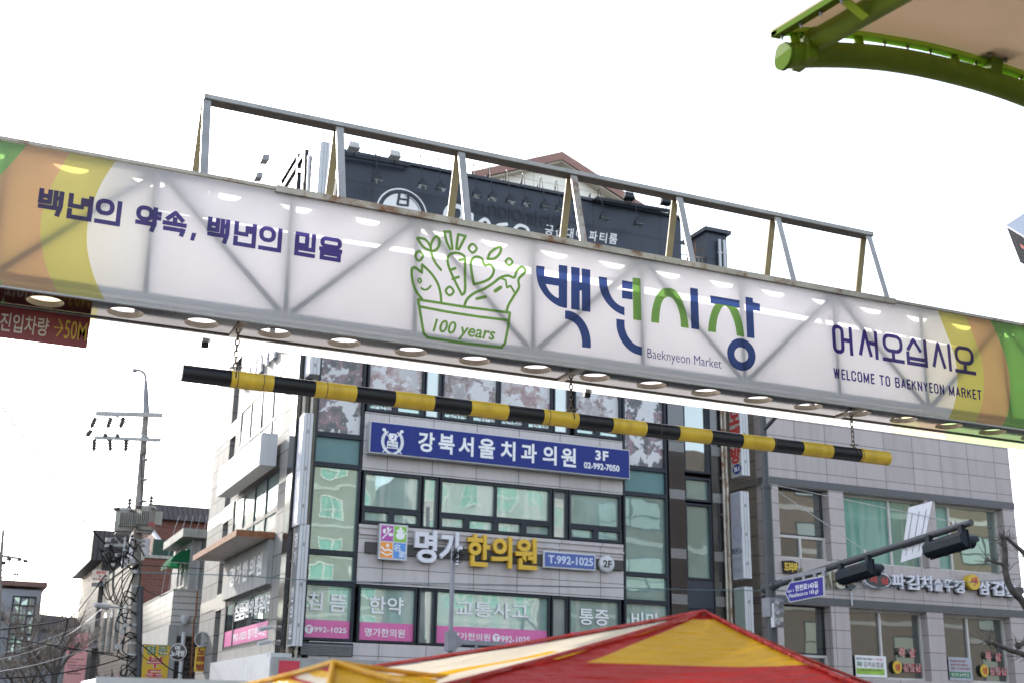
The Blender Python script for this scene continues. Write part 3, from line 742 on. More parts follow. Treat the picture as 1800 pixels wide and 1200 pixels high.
mb.flat(S, *union2d(stroke([a, b], .012)+stroke([c, b, e], .012)), .003); mb.build('yellow_lettering', M['board_yellow'], wb)

# ================================================================== the clinic building on the corner
YB = 35.4; XL = 8.593
F = Plane('F', YB); Lf = Plane('L', XL)
def zF(x, y): return F.px(x, y)[1]
def uF(x, y): return F.px(x, y)[0]
clinic = thing('clinic_building', 'four storey corner building of grey granite and black framed mirror glass with clinic signs', 'building', (XL, YB, 0))
U_A, U_B, U_C, U_D, U_E, U_F_, U_G = 9.2, uF(635, 860), uF(1095, 900), uF(1174, 900), uF(1204.5, 900), uF(1252, 900), 23.5
Z2B, Z2T = zF(629, 1127), zF(635, 1027)
Z3B, Z3M, Z3T = zF(635, 918), zF(636, 891), zF(635, 826)
Z4B = zF(644, 721); Z4M = zF(644, 702); Z4T = Z4B+1.95
ZTOP = 15.3
mb = MB(); mb.box(XL+.35, U_G-.02, YB+.35, 48.2, 0, ZTOP); mb.build('core', M['black_stone'], clinic)
# granite spandrels of the middle bay, black corner strip and polished piers
mb = MB()
mb.pbox(F, U_B, U_C, Z3T+.03, Z4B-.03, -.4, 0); mb.pbox(F, U_B, U_C, Z2T+.03, Z3B-.14, -.4, 0); mb.pbox(F, U_B-1.3, U_C, 2.75, Z2B-.03, -.4, 0)
mb.pbox(F, U_B, U_C, Z4T+.03, ZTOP, -.4, 0); mb.pbox(F, U_A, U_B-.06, Z4T+.6, ZTOP, -.4, 0)
mb.build('spandrel_band', M['granite'], clinic)
mb = MB(); mb.pbox(F, U_B-.02, U_C-.02, Z3B-.14, Z3B-.03, -.4, .05); mb.pbox(F, U_B, U_C, zF(1000, 963)-.05, zF(1000, 963), .002, .06); mb.build('granite_ledge', M['granite'], clinic)
mb = MB(); mb.box(XL, U_A, YB-.02, YB+.6, 2.9, ZTOP); mb.build('black_pier', M['black_stone'], clinic)
for a_, b_ in ((U_D+.06, U_E), (U_F_, U_G)):
    mb = MB(); mb.pbox(F, a_, b_, 0, ZTOP, -.4, .02); mb.build('black_pier', M['black_stone'], clinic)
mb = MB()
for zc in (zF(1190, 868), zF(1190, 972), zF(1190, 785), zF(1190, 1052)):
    mb.pbox(F, U_D+.07, U_E-.01, zc-.16, zc+.16, .0, .03); mb.pbox(F, U_F_+.02, U_G-.02, zc-.16, zc+.16, .0, .03)
mb.build('grey_pier_band', M['grey_band'], clinic)
def window(parent, pl, u0, u1, v0, v1, us=(), vs=(), fw=.06, d=-.12, df=.0, mf='frame', mg='glass', name='window', subs=None):
    """frame bars round and between the panes; the glass is the frame's own part"""
    U = [u0]+list(us)+[u1]; V = [v0]+list(vs)+[v1]
    mb, mp = MB(), MB()
    for k, u in enumerate(U):
        a, b = (u, u+fw) if k == 0 else (u-fw, u) if k == len(U)-1 else (u-fw/2, u+fw/2)
        mb.pbox(pl, a, b, v0, v1, d-.03, df)
    for k, v in enumerate(V):
        a, b = (v, v+fw) if k == 0 else (v-fw, v) if k == len(V)-1 else (v-fw/2, v+fw/2)
        for i in range(len(U)-1): mb.pbox(pl, U[i]+fw*.5, U[i+1]-fw*.5, a, b, d-.028, df-.006)
    for i in range(len(U)-1):
        for j in range(len(V)-1):
            tl = random.uniform(-.011, .011); tw = random.uniform(-.011, .011)
            a, b, c, e = U[i]+fw*.4, U[i+1]-fw*.4, V[j]+fw*.4, V[j+1]-fw*.4
            mp.add([pl.pt(a, c, d+tl), pl.pt(b, c, d+tw), pl.pt(b, e, d-tl), pl.pt(a, e, d-tw)], [(0, 1, 2, 3)])
    f = mb.build(name, M[mf], parent)
    p = mp.build('pane', M[mg], f); return f
def ux(*xs, y=880): return [uF(x, y) for x in xs]
# third floor, middle bay
def small_row(pl, parent, pairs, v0, v1):
    for a, b in pairs: window(parent, pl, a, b, v0, v1, fw=.09, d=-.09, df=.03, mg='glass2', name='vent_window')
w3 = [((637, 740), [689]), ((773, 970), [821.5, 872, 921]), ((1000, 1092), [1047])]
for (a, b), mids in w3:
    ua, ub = ux(a, b); mm = ux(*mids)
    big = mm[1:2] if len(mm) == 3 else []
    window(clinic, F, ua, ub, Z3M, Z3T, big, (), .07, mg='glass2')
    cuts_ = [ua]+mm+[ub]
    small_row(F, clinic, list(zip(cuts_[:-1], cuts_[1:])), Z3B, Z3M-.01)
for a, b in ((743, 770), (972, 998)):
    ua, ub = ux(a, b); window(clinic, F, ua, ub, Z3B, Z3T, fw=.05, mg='glass_grey')
# fourth floor, middle bay: torn posters behind the glass
w4 = [((646, 746), [696], 'poster_b'), ((778, 877), [828], 'poster_c'), ((878, 972), [925], 'poster_b'), ((1010, 1092), [1050], 'poster_c')]
for (a, b), mids, pm in w4:
    ua, ub = [uF(t, 690) for t in (a, b)]; mm = [uF(t, 690) for t in mids]
    window(clinic, F, ua, ub, Z4M, Z4T, (), (), .06, mg=pm)
    small_row(F, clinic, [(ua, mm[0]), (mm[0], ub)], Z4B, Z4M-.01)
for a, b in ((748, 776), (974, 1002)):
    ua, ub = [uF(t, 690) for t in (a, b)]; window(clinic, F, ua, ub, Z4B, Z4T, fw=.05, mg='glass_grey')
mb = MB()
for t, a in (('수면실', 650), ('24시', 787), ('휴일', 840), ('진료', 884), ('상담', 932)):
    ua = uF(a, 715); mb.text(F, t, (ua+.1, ua+.72, Z4B+.12, Z4B+.36), -.05, bold=.02)
mb.build('window_lettering', M['white_text'], clinic)
# second floor, middle bay
w2 = [((629, 732), []), ((765, 967), []), ((1000, 1092), [])]
for (a, b), mm in w2:
    ua, ub = [uF(t, 1085) for t in (a, b)]; window(clinic, F, ua, ub, Z2B, Z2T, (), (), .06, mg='glass2')
for a, b in ((735, 764), (970, 998)):
    ua, ub = [uF(t, 1085) for t in (a, b)]; window(clinic, F, ua, ub, Z2B, Z2T, fw=.05, mg='glass_grey')
# left and right glass columns
za, zb_, zc_, zd_, ze_ = zF(600, 817), zF(600, 765), zF(600, 971), zF(585, 1023), zF(600, 640)
def col(u0, u1, tag_):
    z_sp0, z_sp1, z_tr, = za, zb_, zc_
    window(clinic, F, u0, u1, z_sp1, Z4T+.6, (), (), .08, mg='poster_a')
    window(clinic, F, u0, u1, z_sp0, z_sp1-.004, (), (), .06, mg='spandrel', name='spandrel_pane')
    window(clinic, F, u0, u1, z_tr, z_sp0-.004, (), (), .07, mg='glass')
    window(clinic, F, u0, u1, Z2T, z_tr-.004, (), (), .07, mg='glass')
    window(clinic, F, u0, u1, Z2B, Z2T-.004, (), (), .07, mg='glass2')
col(U_A, U_B-.03, 'l')
za, zb_, zc_ = zF(1135, 868), zF(1135, 823), zF(1135, 1009)
col(U_C+.03, U_D, 'r')
# dark stair window on the right
for z0, z1, mg in ((zF(1225, 1120)-2, zF(1225, 1069), 'glass'), (zF(1225, 1018), zF(1225, 884), 'glass'), (zF(1225, 880), zF(1225, 838), 'glass'), (zF(1225, 830), zF(1225, 700), 'glass_dark')):
    window(clinic, F, U_E+.01, U_F_-.01, z0, z1, (), (), .07, d=-.15, df=-.02, mg=mg)
mb = MB(); mb.pbox(F, U_E, U_F_, zF(1225, 1068), zF(1225, 1019), -.3, -.03); mb.build('dark_spandrel', M['navy_plain'], clinic)
# window film with writing on the second floor
Wz = Plane('F', YB)
mb = MB(); zp = zF(600, 1090)
for a, b in ((629, 732), (765, 967), (1000, 1092)):
    ua, ub = [uF(t, 1115) for t in (a, b)]; mb.pbox(F, ua+.07, ub-.07, Z2B+.07, zp, -.1, -.085)
mb.pbox(F, U_A+.08, U_B-.11, Z2B+.07, zp, -.1, -.085)
mb.build('pink_film', M['pink'], clinic)
mb = MB()
def tw(t, tl, br, bold=.014, d=-.07, pl=F, m=None): (m or mb).text(pl, t, box_px(pl, tl, br), d, bold=bold)
tw('침', (543, 1039), (567.5, 1072)); tw('뜸', (581, 1043), (610, 1075)); tw('한약', (651, 1046), (710, 1080))
tw('교통사고', (803, 1054), (930, 1088)); tw('통증', (1020, 1068), (1072, 1099)); tw('비만', (1112, 1074), (1161, 1106))
tw('992-1025', (553, 1100), (610, 1112)); tw('명가한의원', (643, 1102), (712.5, 1120)); tw('명가한의원', (797, 1110), (863, 1126)); tw('992-1025', (882, 1116), (933, 1130))
for c in ((544.5, 1104.5), (874, 1120)):
    o_ = F.px(*c); mb.flat(F, *union2d([disc(o_, .125, 20)]), -.075)
mb.build('window_lettering', M['white_text'], clinic)
mb = MB()
for c in ((544.5, 1104.5), (874, 1120)):
    o_ = F.px(*c); mb.text(F, 'T', (o_[0]-.06, o_[0]+.06, o_[1]-.08, o_[1]+.07), -.07, bold=.04)
mb.build('window_lettering', M['pink'], clinic)
# louvre vent, shop fascia
mb = MB(); ua, ub, z0, z1 = uF(524, 1138), uF(620, 1140), zF(570, 1152), zF(570, 1128)
mb.pbox(F, ua, ub, z0, z1, -.1, .02)
mb.build('louvre_frame', M['frame'], clinic)
mb = MB()
for k in range(7):
    z = z0+.05+(z1-z0-.1)*k/6.5; mb.hexa([F.pt(ua+.05, z, .03), F.pt(ub-.05, z, .03), F.pt(ub-.05, z+.015, .03), F.pt(ua+.05, z+.015, .03), F.pt(ua+.05, z-.03, .09), F.pt(ub-.05, z-.03, .09), F.pt(ub-.05, z-.015, .09), F.pt(ua+.05, z-.015, .09)])
mb.build('louvre', M['grey_metal'], clinic)
zf = zF(700, 1156)
mb = MB(); mb.pbox(F, XL-.25, U_D, 2.3, zf-.1, -.4, .35); mb.build('shop_fascia', M['plaster'], clinic)
mb = MB(); mb.pbox(F, uF(484, 1180), uF(520, 1180), 2.4, zF(500, 1161), .352, .37); mb.pbox(F, uF(760, 1180), uF(800, 1180), 2.4, zF(780, 1160), .352, .37); mb.build('fascia_red_mark', M['red_text'], clinic)
mb = MB(); mb.pbox(F, U_A, U_D, 0, 2.3, -.4, -.3); mb.build('shop_front', M['glass_dark'], clinic)

# ---- the sunlit side wall (faces the side street)
YN, YE = 35.42, 48.2
SW = lambda y0, y1: (-y1, -y0)
wy0, wy1 = 36.95, 43.55        # window bay
ry0, ry1 = 44.25, 45.25        # dark recess
mb = MB()
Zl = [(0, 2.6)]
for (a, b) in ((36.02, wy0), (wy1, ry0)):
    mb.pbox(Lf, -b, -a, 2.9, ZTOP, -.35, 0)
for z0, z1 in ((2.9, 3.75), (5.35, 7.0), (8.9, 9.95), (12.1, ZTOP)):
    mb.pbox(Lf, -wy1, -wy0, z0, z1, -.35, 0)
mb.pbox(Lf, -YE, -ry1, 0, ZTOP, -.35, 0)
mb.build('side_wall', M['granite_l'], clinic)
mb = MB()
for z in (5.45, 8.55, 11.65, 14.6): mb.pbox(Lf, -YE, -ry1+.0, z-.2, z+.2, -.02, .012); mb.pbox(Lf, -ry1, -wy1, z-.28, z+.28, -.3, .012)
for z in (8.55, 11.65): mb.pbox(Lf, -wy0+.05, -36.02, z-.2, z+.2, -.02, .012)
mb.build('grey_string_course', M['grey_band'], clinic)
for z0, z1, us, tr, mg in ((3.75, 5.35, (-42.1,), (), 'glass_side'), (7.0, 8.9, (-41.9, -40.25, -38.6), (7.62,), 'glass_side'), (9.95, 12.1, (-41.9, -40.25, -38.6), (10.7,), 'poster_side')):
    window(clinic, Lf, -wy1, -wy0, z0, z1, us, tr, .11, d=-.035, df=.0, mg=mg)
mb = MB(); mb.pbox(Lf, -wy1+.1, -wy0-.1, 3.86, 4.36, -.034, -.02); mb.build('pink_film', M['pink'], clinic)
mb = MB()
for t, tl, br in (('침', (411, 1066), (420, 1098)), ('뜸', (421, 1066), (429, 1093)), ('한약', (431, 1062), (443, 1090)), ('통증', (447, 1050), (461, 1079)), ('비만', (462, 1042), (476, 1069))):
    bx_ = box_px(Lf, tl, br); mb.text(Lf, t, (bx_[0], bx_[1], 4.62, 5.15), -.015, bold=.03)
mb.text(Lf, '992-1025 명가한의원', (-42.0, -37.4, 3.95, 4.25), -.015, bold=.02)
mb.build('window_lettering', M['white_text'], clinic)
# rust-edged canopy over the side signboard
cz = Lf.px(485, 936)[1]
cf = PX(438, 931, Z=cz); 
mb = MB(); mb.pbox(Lf, -44.0, -36.95, cz-.12, cz, .002, 1.15); mb.build('side_canopy', M['rust_slab'], clinic)
mb = MB(); mb.pbox(Lf, -44.02, -36.93, cz-.16, cz+.03, 1.151, 1.17); mb.pbox(Lf, -36.948, -36.93, cz-.16, cz+.03, .01, 1.15); mb.build('canopy_rust_edge', M['rust'], clinic)
mb = MB(); mb.pbox(Lf, -43.6, -37.05, 5.4, cz-.14, .004, .16); mb.build('signboard', M['plaster'], clinic)
mb = MB()
for k, t in enumerate('명가한의원'): mb.text(Lf, t, (-42.4+k*.98, -41.65+k*.98, 5.75, 6.4), .165, bold=.04)
mb.build('signboard_lettering', M['white_text'], clinic)
# fascia and cameras on the side
mb = MB(); mb.pbox(Lf, -43.8, -YB+.2, 2.2, 3.35, -.3, .3); mb.build('side_fascia', M['white_metal'], clinic)
# steel pipes down the corner
for x, y, z0 in ((8.78, YB-.12, 3.0), (9.02, YB-.1, 3.0), (U_G-.1, YB-.12, 0.), (U_G+.06, YB-.1, 0.)):
    mb = MB(); mb.tube([(x, y, z0), (x, y, ZTOP)], .05, 10)
    for k in range(9): z = 3.4+k*1.25; mb.tube([(x, y-.03, z), (x, y+.12, z)], .062, 8)
    mb.build('drain_pipe', M['galv_warm'], clinic)
mb = MB()
for zz in (4.1, 3.7):
    c = Vector((XL-.1, 36.3, zz)); mb.tube([c, c+Vector((-.35, -.15, -.08))], .06, 10); mb.tube([c, c+Vector((.12, 0, 0))], .03, 6)
mb.build('security_camera', M['white_metal'], clinic)

# ---- signs fixed to it
sg = thing('dental_sign', 'long blue sign board with white crest and dental clinic lettering, on the third floor', 'sign', (15, YB-.2, 9.2), 'signs on the clinic building')
ua, ub = uF(645.5, 775), uF(1096.5, 815); zs_, zt_ = 9.26, 10.165
mb = MB(); mb.pbox(F, ua-.03, ub+.03, zs_-.03, zt_+.03, .05, .34); mb.build('sign_box', M['white_metal'], sg)
mb = MB(); mb.pbox(F, ua, ub, zs_, zt_, .341, .36); mb.build('sign_face', M['blue_sign'], sg)
mb = MB(); Fd = Plane('F', YB-.366)
for ch, a, b in (('강', 735, 764), ('북', 771, 799), ('서', 806, 832.5), ('울', 841.5, 870), ('치', 880, 906), ('과', 916, 943.5), ('의', 954, 978.5), ('원', 986.5, 1012.5)):
    y = 780+(a-750)*.098
    mb.text(Fd, ch, (Fd.px(a, y)[0], Fd.px(b, y)[0], zs_+.16, zt_-.13), 0, bold=.028)
mb.text(Fd, '3F', (Fd.px(1046.5, 806)[0], Fd.px(1069.5, 806)[0], zs_+.48, zt_-.1), 0, bold=.035, sp=1.15)
mb.text(Fd, '02-992-7050', (Fd.px(1026.5, 826)[0], Fd.px(1089, 830)[0], zs_+.17, zs_+.38), 0, bold=.03)
mb.build('sign_lettering', M['white_text'], sg)
cu_, cv_ = Fd.px(690, 776); polys = []
for sgn in (-1, 1):
    arc = [(cu_+sgn*.31*math.sin(t), cv_-.36*math.cos(t)) for t in [R(12+10*k) for k in range(14)]]
    polys += stroke(arc, .018)
    for (x, y), t in zip(arc[::1], range(14)):
        for off in (-.03, .03): polys.append(disc((x+off, y+.01), .022, 8, .032))
    polys += stroke([(cu_-sgn*.30, cv_-.34), (cu_+sgn*.28, cv_+.34)], .03)
    polys.append(disc((cu_+sgn*.28, cv_+.35), .06, 10, .05))
mb = MB(); vs_, fs_ = union2d(polys); mb.flat(Fd, vs_, fs_, 0)
bk = [[(cu_-.17, cv_-.20), (cu_+.17, cv_-.20), (cu_+.17, cv_+.02), (cu_-.17, cv_+.02)], [(cu_-.12, cv_+.06), (cu_, cv_+.02), (cu_+.12, cv_+.06), (cu_+.12, cv_+.26), (cu_-.12, cv_+.26)]]
mb.flat(Fd, *union2d(bk), .006); mb.build('crest', M['white_text'], sg)
mb = MB()
for r_ in range(2): mb.text(Fd, ('VERI LUX', 'MEA')[r_], (cu_-.14, cu_+.14, cv_-.08-.1*r_, cv_-.02-.1*r_), .009, bold=.02)
mb.flat(Fd, *union2d(stroke([(cu_+.04, cv_+.22), (cu_+.04, cv_+.12), (cu_-.03, cv_+.10)], .022)), .009)
mb.build('crest_detail', M['blue_sign'], sg)

sg = thing('herbal_clinic_sign', 'silver and gold channel letter sign on a charcoal rail with blue phone plate', 'sign', (15, YB-.1, 5.9), 'signs on the clinic building')
mb = MB(); mb.pbox(F, uF(640, 975), U_C-.05, 6.30, 6.62, .01, .10); mb.build('mounting_rail', M['charcoal'], sg)
for t, tl, br, mk in (('명', (724.5, 956), (762, 996), 'silver'), ('가', (768, 960), (806.5, 999), 'silver'), ('한', (817, 961), (855, 1003), 'gold'), ('의', (858.5, 966), (894, 1006), 'gold'), ('원', (900.5, 969), (938, 1010), 'gold')):
    b_ = box_px(F, tl, br); vs_, fs_, _ = text2d(t, .03); zc0, zc1 = 6.10, 7.07
    vv = [(b_[0]+x*(b_[1]-b_[0]), zc0+y*(zc1-zc0)) for x, y in vs_]
    mb = MB(); mb.solid(F, vv, fs_, .11, .26); mb.build('channel_letter', M[mk], sg)
b_ = box_px(F, (662, 949), (709.5, 994.5)); b_ = (b_[0], b_[1], 6.12, 7.16)
mb = MB(); mb.pbox(F, b_[0], b_[1], b_[2], b_[3], .10, .25); mb.build('logo_panel', M['white_metal'], sg)
hu, hv = (b_[0]+b_[1])/2, (b_[2]+b_[3])/2
for k, colr in enumerate(((.38, .06, .32), (.20, .46, .04), (.75, .27, .03), (.08, .25, .60))):
    mm = paint('logo_square_%s' % ('plum', 'leaf', 'orange', 'sky')[k], colr, .4, var=.04); i, j = k % 2, k // 2
    u0, u1 = (b_[0]+.05, hu-.02) if i == 0 else (hu+.02, b_[1]-.05); v0, v1 = (hv+.02, b_[3]-.05) if j == 0 else (b_[2]+.05, hv-.02)
    mb = MB(); mb.pbox(F, u0, u1, v0, v1, .251, .258); mb.build('logo_square', mm, sg)
    cu, cv = (u0+u1)/2, (v0+v1)/2; mb = MB(); w_ = .035
    if k == 0: pol = stroke([(cu-.14, cv-.16), (cu, cv), (cu+.12, cv+.14)], w_, ends='round')+[disc((cu-.09, cv+.06), .05, 10, .075), disc((cu+.11, cv-.03), .075, 10, .05), disc((cu+.02, cv+.13), .04, 10, .06)]
    elif k == 1: pol = [disc((cu, cv-.05), .14, 16, .11), [(cu-.1, cv+.05), (cu+.1, cv+.05), (cu+.13, cv+.13), (cu-.13, cv+.13)], disc((cu, cv+.16), .05, 8)]+stroke([(cu+.1, cv-.02), (cu+.19, cv+.06)], .04)
    elif k == 2: pol = stroke([(cu-.15, cv+.08), (cu-.05, cv-.02), (cu+.05, cv+.02), (cu+.15, cv-.02)], .05, ends='round')+stroke([(cu-.16, cv-.06), (cu, cv-.15), (cu+.16, cv-.1)], .04, ends='round')+[disc((cu+.03, cv+.13), .05)]
    else: pol = None
    if pol: mb.flat(F, *union2d(pol), .261)
    else: mb.text(F, '名', (cu-.19, cu+.02, cv-.02, cv+.19), .261, bold=.01); mb.text(F, '家', (cu-.02, cu+.19, cv-.2, cv+.0), .261, bold=.01)
    mb.build('logo_mark', M['white_text'], sg)
b_ = box_px(F, (950.5, 984), (1042.5, 1009)); b_ = (b_[0], b_[1], 6.21, 6.74)
mb = MB(); mb.pbox(F, b_[0], b_[1], b_[2], b_[3], .10, .19); mb.build('phone_plate', M['white_metal'], sg, .02)
mb = MB(); mb.pbox(F, b_[0]+.05, b_[1]-.05, b_[2]+.05, b_[3]-.05, .191, .2); mb.build('plate_face', M['blue_plate'], sg)
mb = MB(); mb.text(F, 'T.992-1025', (b_[0]+.16, b_[1]-.1, b_[2]+.14, b_[3]-.13), .205, bold=.03); mb.build('plate_lettering', M['pale_blue'], sg)
cu, cv = uF(1062, 999.5), 6.46
mb = MB(); mb.lathe((cu, YB-.15, cv), [(.26, .08), (.26, -.06), (.245, -.075)], 28, 'y'); mb.build('floor_disc', M['white_metal'], sg)
mb = MB(); mb.text(F, '2F', (cu-.16, cu+.16, cv-.115, cv+.115), .232, bold=.03); mb.build('disc_lettering', M['black_ink'], sg)

def blade(name, label, tl, bl, bt, depth_front, w_edge, face, writing, mt, sc=(.7, .7), grp='vertical blade signs on the building corners', deep=.62):
    """a sign box standing out from the wall; tl/bl = pixel of its front left edge, top and bottom"""
    yf = YB-deep-.12; p = PX(*tl, Y=yf); q = PX(*bl, Y=yf); x = (p.x+q.x)/2; z0, z1 = q.z, p.z
    t = thing(name, label, 'blade sign', (x, YB, z0), grp)
    mb = MB(); mb.box(x, x+w_edge, yf, YB-.12, z0, z1)
    mb.build('sign_box', M['white_metal'], t)
    mb = MB()
    for k in (1, 2): mb.box(x+w_edge*k/3-.008, x+w_edge*k/3+.008, yf-.004, yf+.02, z0, z1)
    for k in range(3):
        z = z0+(z1-z0)*(k+.5)/3; mb.box(x+w_edge*.42, x+w_edge*.58, yf-.012, yf+.01, z-.05, z+.05)
    mb.build('edge_seam', M['grey_metal'], t)
    mb = MB(); mb.box(x-.012, x-.001, yf+.04, YB-.16, z0+.05, z1-.05); mb.build('sign_face', face, t)
    mb = MB()
    for z in (z0+.4, z1-.4): mb.tube([(x+w_edge*.5, YB-.13, z), (x+w_edge*.5, YB+.1, z)], .03, 8)
    mb.build('bracket', M['galv_warm'], t)
    P_ = Plane('L', x-.012); uc = -(yf+YB-.12)/2
    if writing:
        mb = MB(); n_ = len(writing); H = (z1-z0-.3)/max(n_, 1)
        for k, ch in enumerate(writing):
            if ch == ' ': continue
            zc = z1-.15-H*(k+.5); s = min(H*.42, .34)*sc[0]
            mb.text(P_, ch, (uc-s*sc[1], uc+s*sc[1], zc-s, zc+s), .004, bold=.02)
        mb.build('sign_lettering', mt, t)
    return t, P_, uc, z0, z1
grey_face = paint('grey_blade_face', (.17, .17, .18), .35, var=.1)
lilac_face = paint('lilac_blade_face', (.42, .43, .52), .35, var=.06)
beige_face = paint('beige_blade_face', (.40, .38, .33), .5, var=.08)
pale_face = paint('pale_blade_face', (.36, .37, .43), .4, var=.06)
mint_face = paint('mint_blade_face', (.27, .32, .28), .5, var=.06)
blade('dental_blade_sign', 'lilac blade sign with white vertical lettering on the corner of the clinic building', (533, 724), (526, 921), 0, 0, .26, lilac_face, '강북서울치과의원', M['white_text'], (1., .8))
blade('herbal_blade_sign', 'dark grey blade sign with white vertical lettering below the lilac blade sign', (528, 920), (514, 1134), 0, 0, .27, grey_face, '명가 한의원', M['white_text'], (1., .75))
blade('upper_blade_sign', 'short white blade sign near the corner, just under the banner', (549, 560), (546, 656), 0, 0, .3, lilac_face, '', M['white_text'])
tb, P_, uc, z0, z1 = blade('karaoke_blade_sign', 'beige blade sign with red vertical lettering on the dark right end of the clinic building', (1300, 690), (1303, 834), 0, 0, .32, beige_face, '', M['red_text'])
mb = MB()
for k, ch in enumerate('노래방'): mb.text(P_, ch, (uc-.30, uc+.30, z1-1.05-k*.68, z1-.45-k*.68), .004, bold=.05)
mb.build('sign_lettering', M['red_ink'], tb)
mb = MB(); mb.flat(P_, *union2d([disc((uc+.05, z0+.25), .26, 20, .17)]), .004); mb.build('floor_badge', M['blue_sign'], tb)
mb = MB(); mb.text(P_, 'B1', (uc-.1, uc+.2, z0+.17, z0+.33), .008, bold=.03); mb.build('badge_lettering', M['white_text'], tb)
tb, P_, uc, z0, z1 = blade('optician_blade_sign', 'pale grey blade sign with faded rings and black lettering, below the beige blade sign', (1303, 862), (1306, 1015), 0, 0, .32, pale_face, '', M['black_ink'])
mb = MB(); zr = z1-.75
mb.flat(P_, *union2d(stroke(disc((uc-.02, zr), .24, 24), .05, True)), .003); mb.build('faded_ring', paint('faded_pink', (.42, .30, .36), .5), tb)
mb = MB(); mb.flat(P_, *union2d(stroke(disc((uc+.06, zr-.62), .24, 24), .06, True)), .003); mb.build('faded_ring', paint('faded_lilac', (.30, .30, .38), .5), tb)
mb = MB(); mb.text(P_, '레온느', (uc-.34, uc+.32, z0+.82, z0+1.02), .004, bold=.02); mb.build('sign_lettering', M['black_ink'], tb)
mb = MB(); mb.text(P_, '안경콘택트', (uc-.33, uc+.30, z0+.58, z0+.70), .004, bold=.0); mb.text(P_, '907-8277', (uc-.36, uc+.34, z0+.22, z0+.36), .004, bold=-.005); mb.build('small_lettering', M['grey_metal'], tb)
blade('blank_blade_sign', 'blank pale green blade sign, lowest on the right end of the clinic building', (1310, 1030), (1314, 1190), 0, 0, .3, mint_face, '', M['black_ink'])

sg = thing('side_dental_sign', 'long pale box sign with white lettering on the sunlit side wall of the clinic building', 'sign', (8.2, 40, 9), 'signs on the clinic building')
mb = MB(); mb.pbox(Lf, -43.5, -37.0, 8.93, 9.93, .12, .62); mb.build('sign_box', M['white_metal'], sg)
mb = MB(); mb.pbox(Lf, -43.46, -37.04, 8.98, 9.88, .621, .632); mb.build('sign_face', pale_face, sg)
mb = MB()
for k, ch in enumerate('강북서울치과의원'): mb.text(Lf, ch, (-42.5+k*.52, -42.08+k*.52, 9.2, 9.66), .638, bold=.05)
mb.text(Lf, '3F', (-38.2, -37.75, 9.45, 9.7), .638, bold=.03); mb.flat(Lf, *union2d(stroke(disc((-42.95, 9.43), .22, 20), .06, True)+[disc((-42.95, 9.43), .1)]), .638)
mb.build('sign_lettering', M['white_text'], sg)
sg = thing('side_channel_letters', 'small grey channel letters high on the side wall of the clinic building', 'sign', (8.5, 40, 13.0), 'signs on the clinic building')
mb = MB()
for k, ch in enumerate('서울미술학원지하'[:7]):
    vs_, fs_, _ = text2d(ch, .04); u_ = -43.6+k*.9
    mb.solid(Lf, [(u_+x*.62, 12.75+y*.62) for x, y in vs_], fs_, .03, .12)
mb.build('channel_letters', M['silver'], sg)

# ================================================================== on the clinic roof
bb = thing('rooftop_billboard', 'navy blue panelled rooftop billboard with round brush logo and white script lettering', 'billboard', (15.8, YB, ZTOP))
Fb = Plane('F', YB-.05)
bu0, bu1, bz1 = uF(592, 300), uF(1196, 420), 18.85
mb = MB(); mb.pbox(Fb, bu0, bu1, ZTOP-.4, bz1, -.30, 0); mb.build('panel', M['navy'], bb)
mb = MB(); mb.pbox(Fb, bu0-.05, bu1+.05, bz1, bz1+.10, -.32, .10); mb.build('top_edge', M['navy_plain'], bb)
mb = MB()
cu, cv = Fb.px(706, 376); rr = Fb.px(750, 380)[0]-cu
mb.add([Fb.pt(x, y, .02) for x, y in disc((cu, cv), rr*.80, 40)], [tuple(range(40))]); mb.flat(Fb, *union2d(stroke(disc((cu, cv), rr*.985, 48), .055, True)), .02); mb.build('logo_disc', M['white_text'], bb)
mb = MB(); pol = []
pol += stroke([(cu+rr*.90*math.cos(R(a)), cv+rr*.90*math.sin(R(a))) for a in range(-200, 130, 8)], .10, ends='round')
pol += stroke([(cu+rr*.74*math.cos(R(a)), cv+rr*.74*math.sin(R(a))) for a in range(20, 90, 8)], .03)
mb.flat(Fb, *union2d(pol), .03)
bo = (cu+.05, Fb.px(708, 363)[1])
pol = stroke([(bo[0]-.16, bo[1]+.42), (bo[0]-.21, bo[1]+.02)], .085, ends='round')+stroke([(bo[0]+.14, bo[1]+.44), (bo[0]+.13, bo[1]+.04)], .085, ends='round')+stroke([(bo[0]-.18, bo[1]+.22), (bo[0]+.13, bo[1]+.24)], .07, ends='round')+stroke([(bo[0]-.21, bo[1]+.02), (bo[0]+.13, bo[1]+.04)], .075, ends='round')
mb.flat(Fb, *union2d(pol), .034); mb.build('logo_brush', M['navy_plain'], bb)
mb = MB(); b0 = Fb.px(778, 430); b1 = Fb.px(932, 400)
def hand(pts, w=.16): return stroke(smooth(pts), w, ends='round')
def PB(x, y): return Fb.px(x, y)
pol = hand([PB(784, 432), PB(782, 400), PB(783, 375), PB(792, 364), PB(810, 366), PB(812, 384), PB(796, 398)])
pol += hand([PB(829, 378), PB(828, 400), PB(827, 420)], .13)
pol += hand([PB(838, 396), PB(852, 386), PB(860, 396), PB(858, 412)], .12)+hand([PB(858, 404), PB(842, 408), PB(842, 420), PB(860, 414)], .11)
pol += hand([PB(890, 395), PB(874, 398), PB(868, 412), PB(880, 424)], .12)
pol += hand([PB(902, 412), PB(926, 412), PB(926, 402), PB(912, 397), PB(902, 408), PB(904, 424)], .11)
mb.flat(Fb, *union2d(pol), .02)
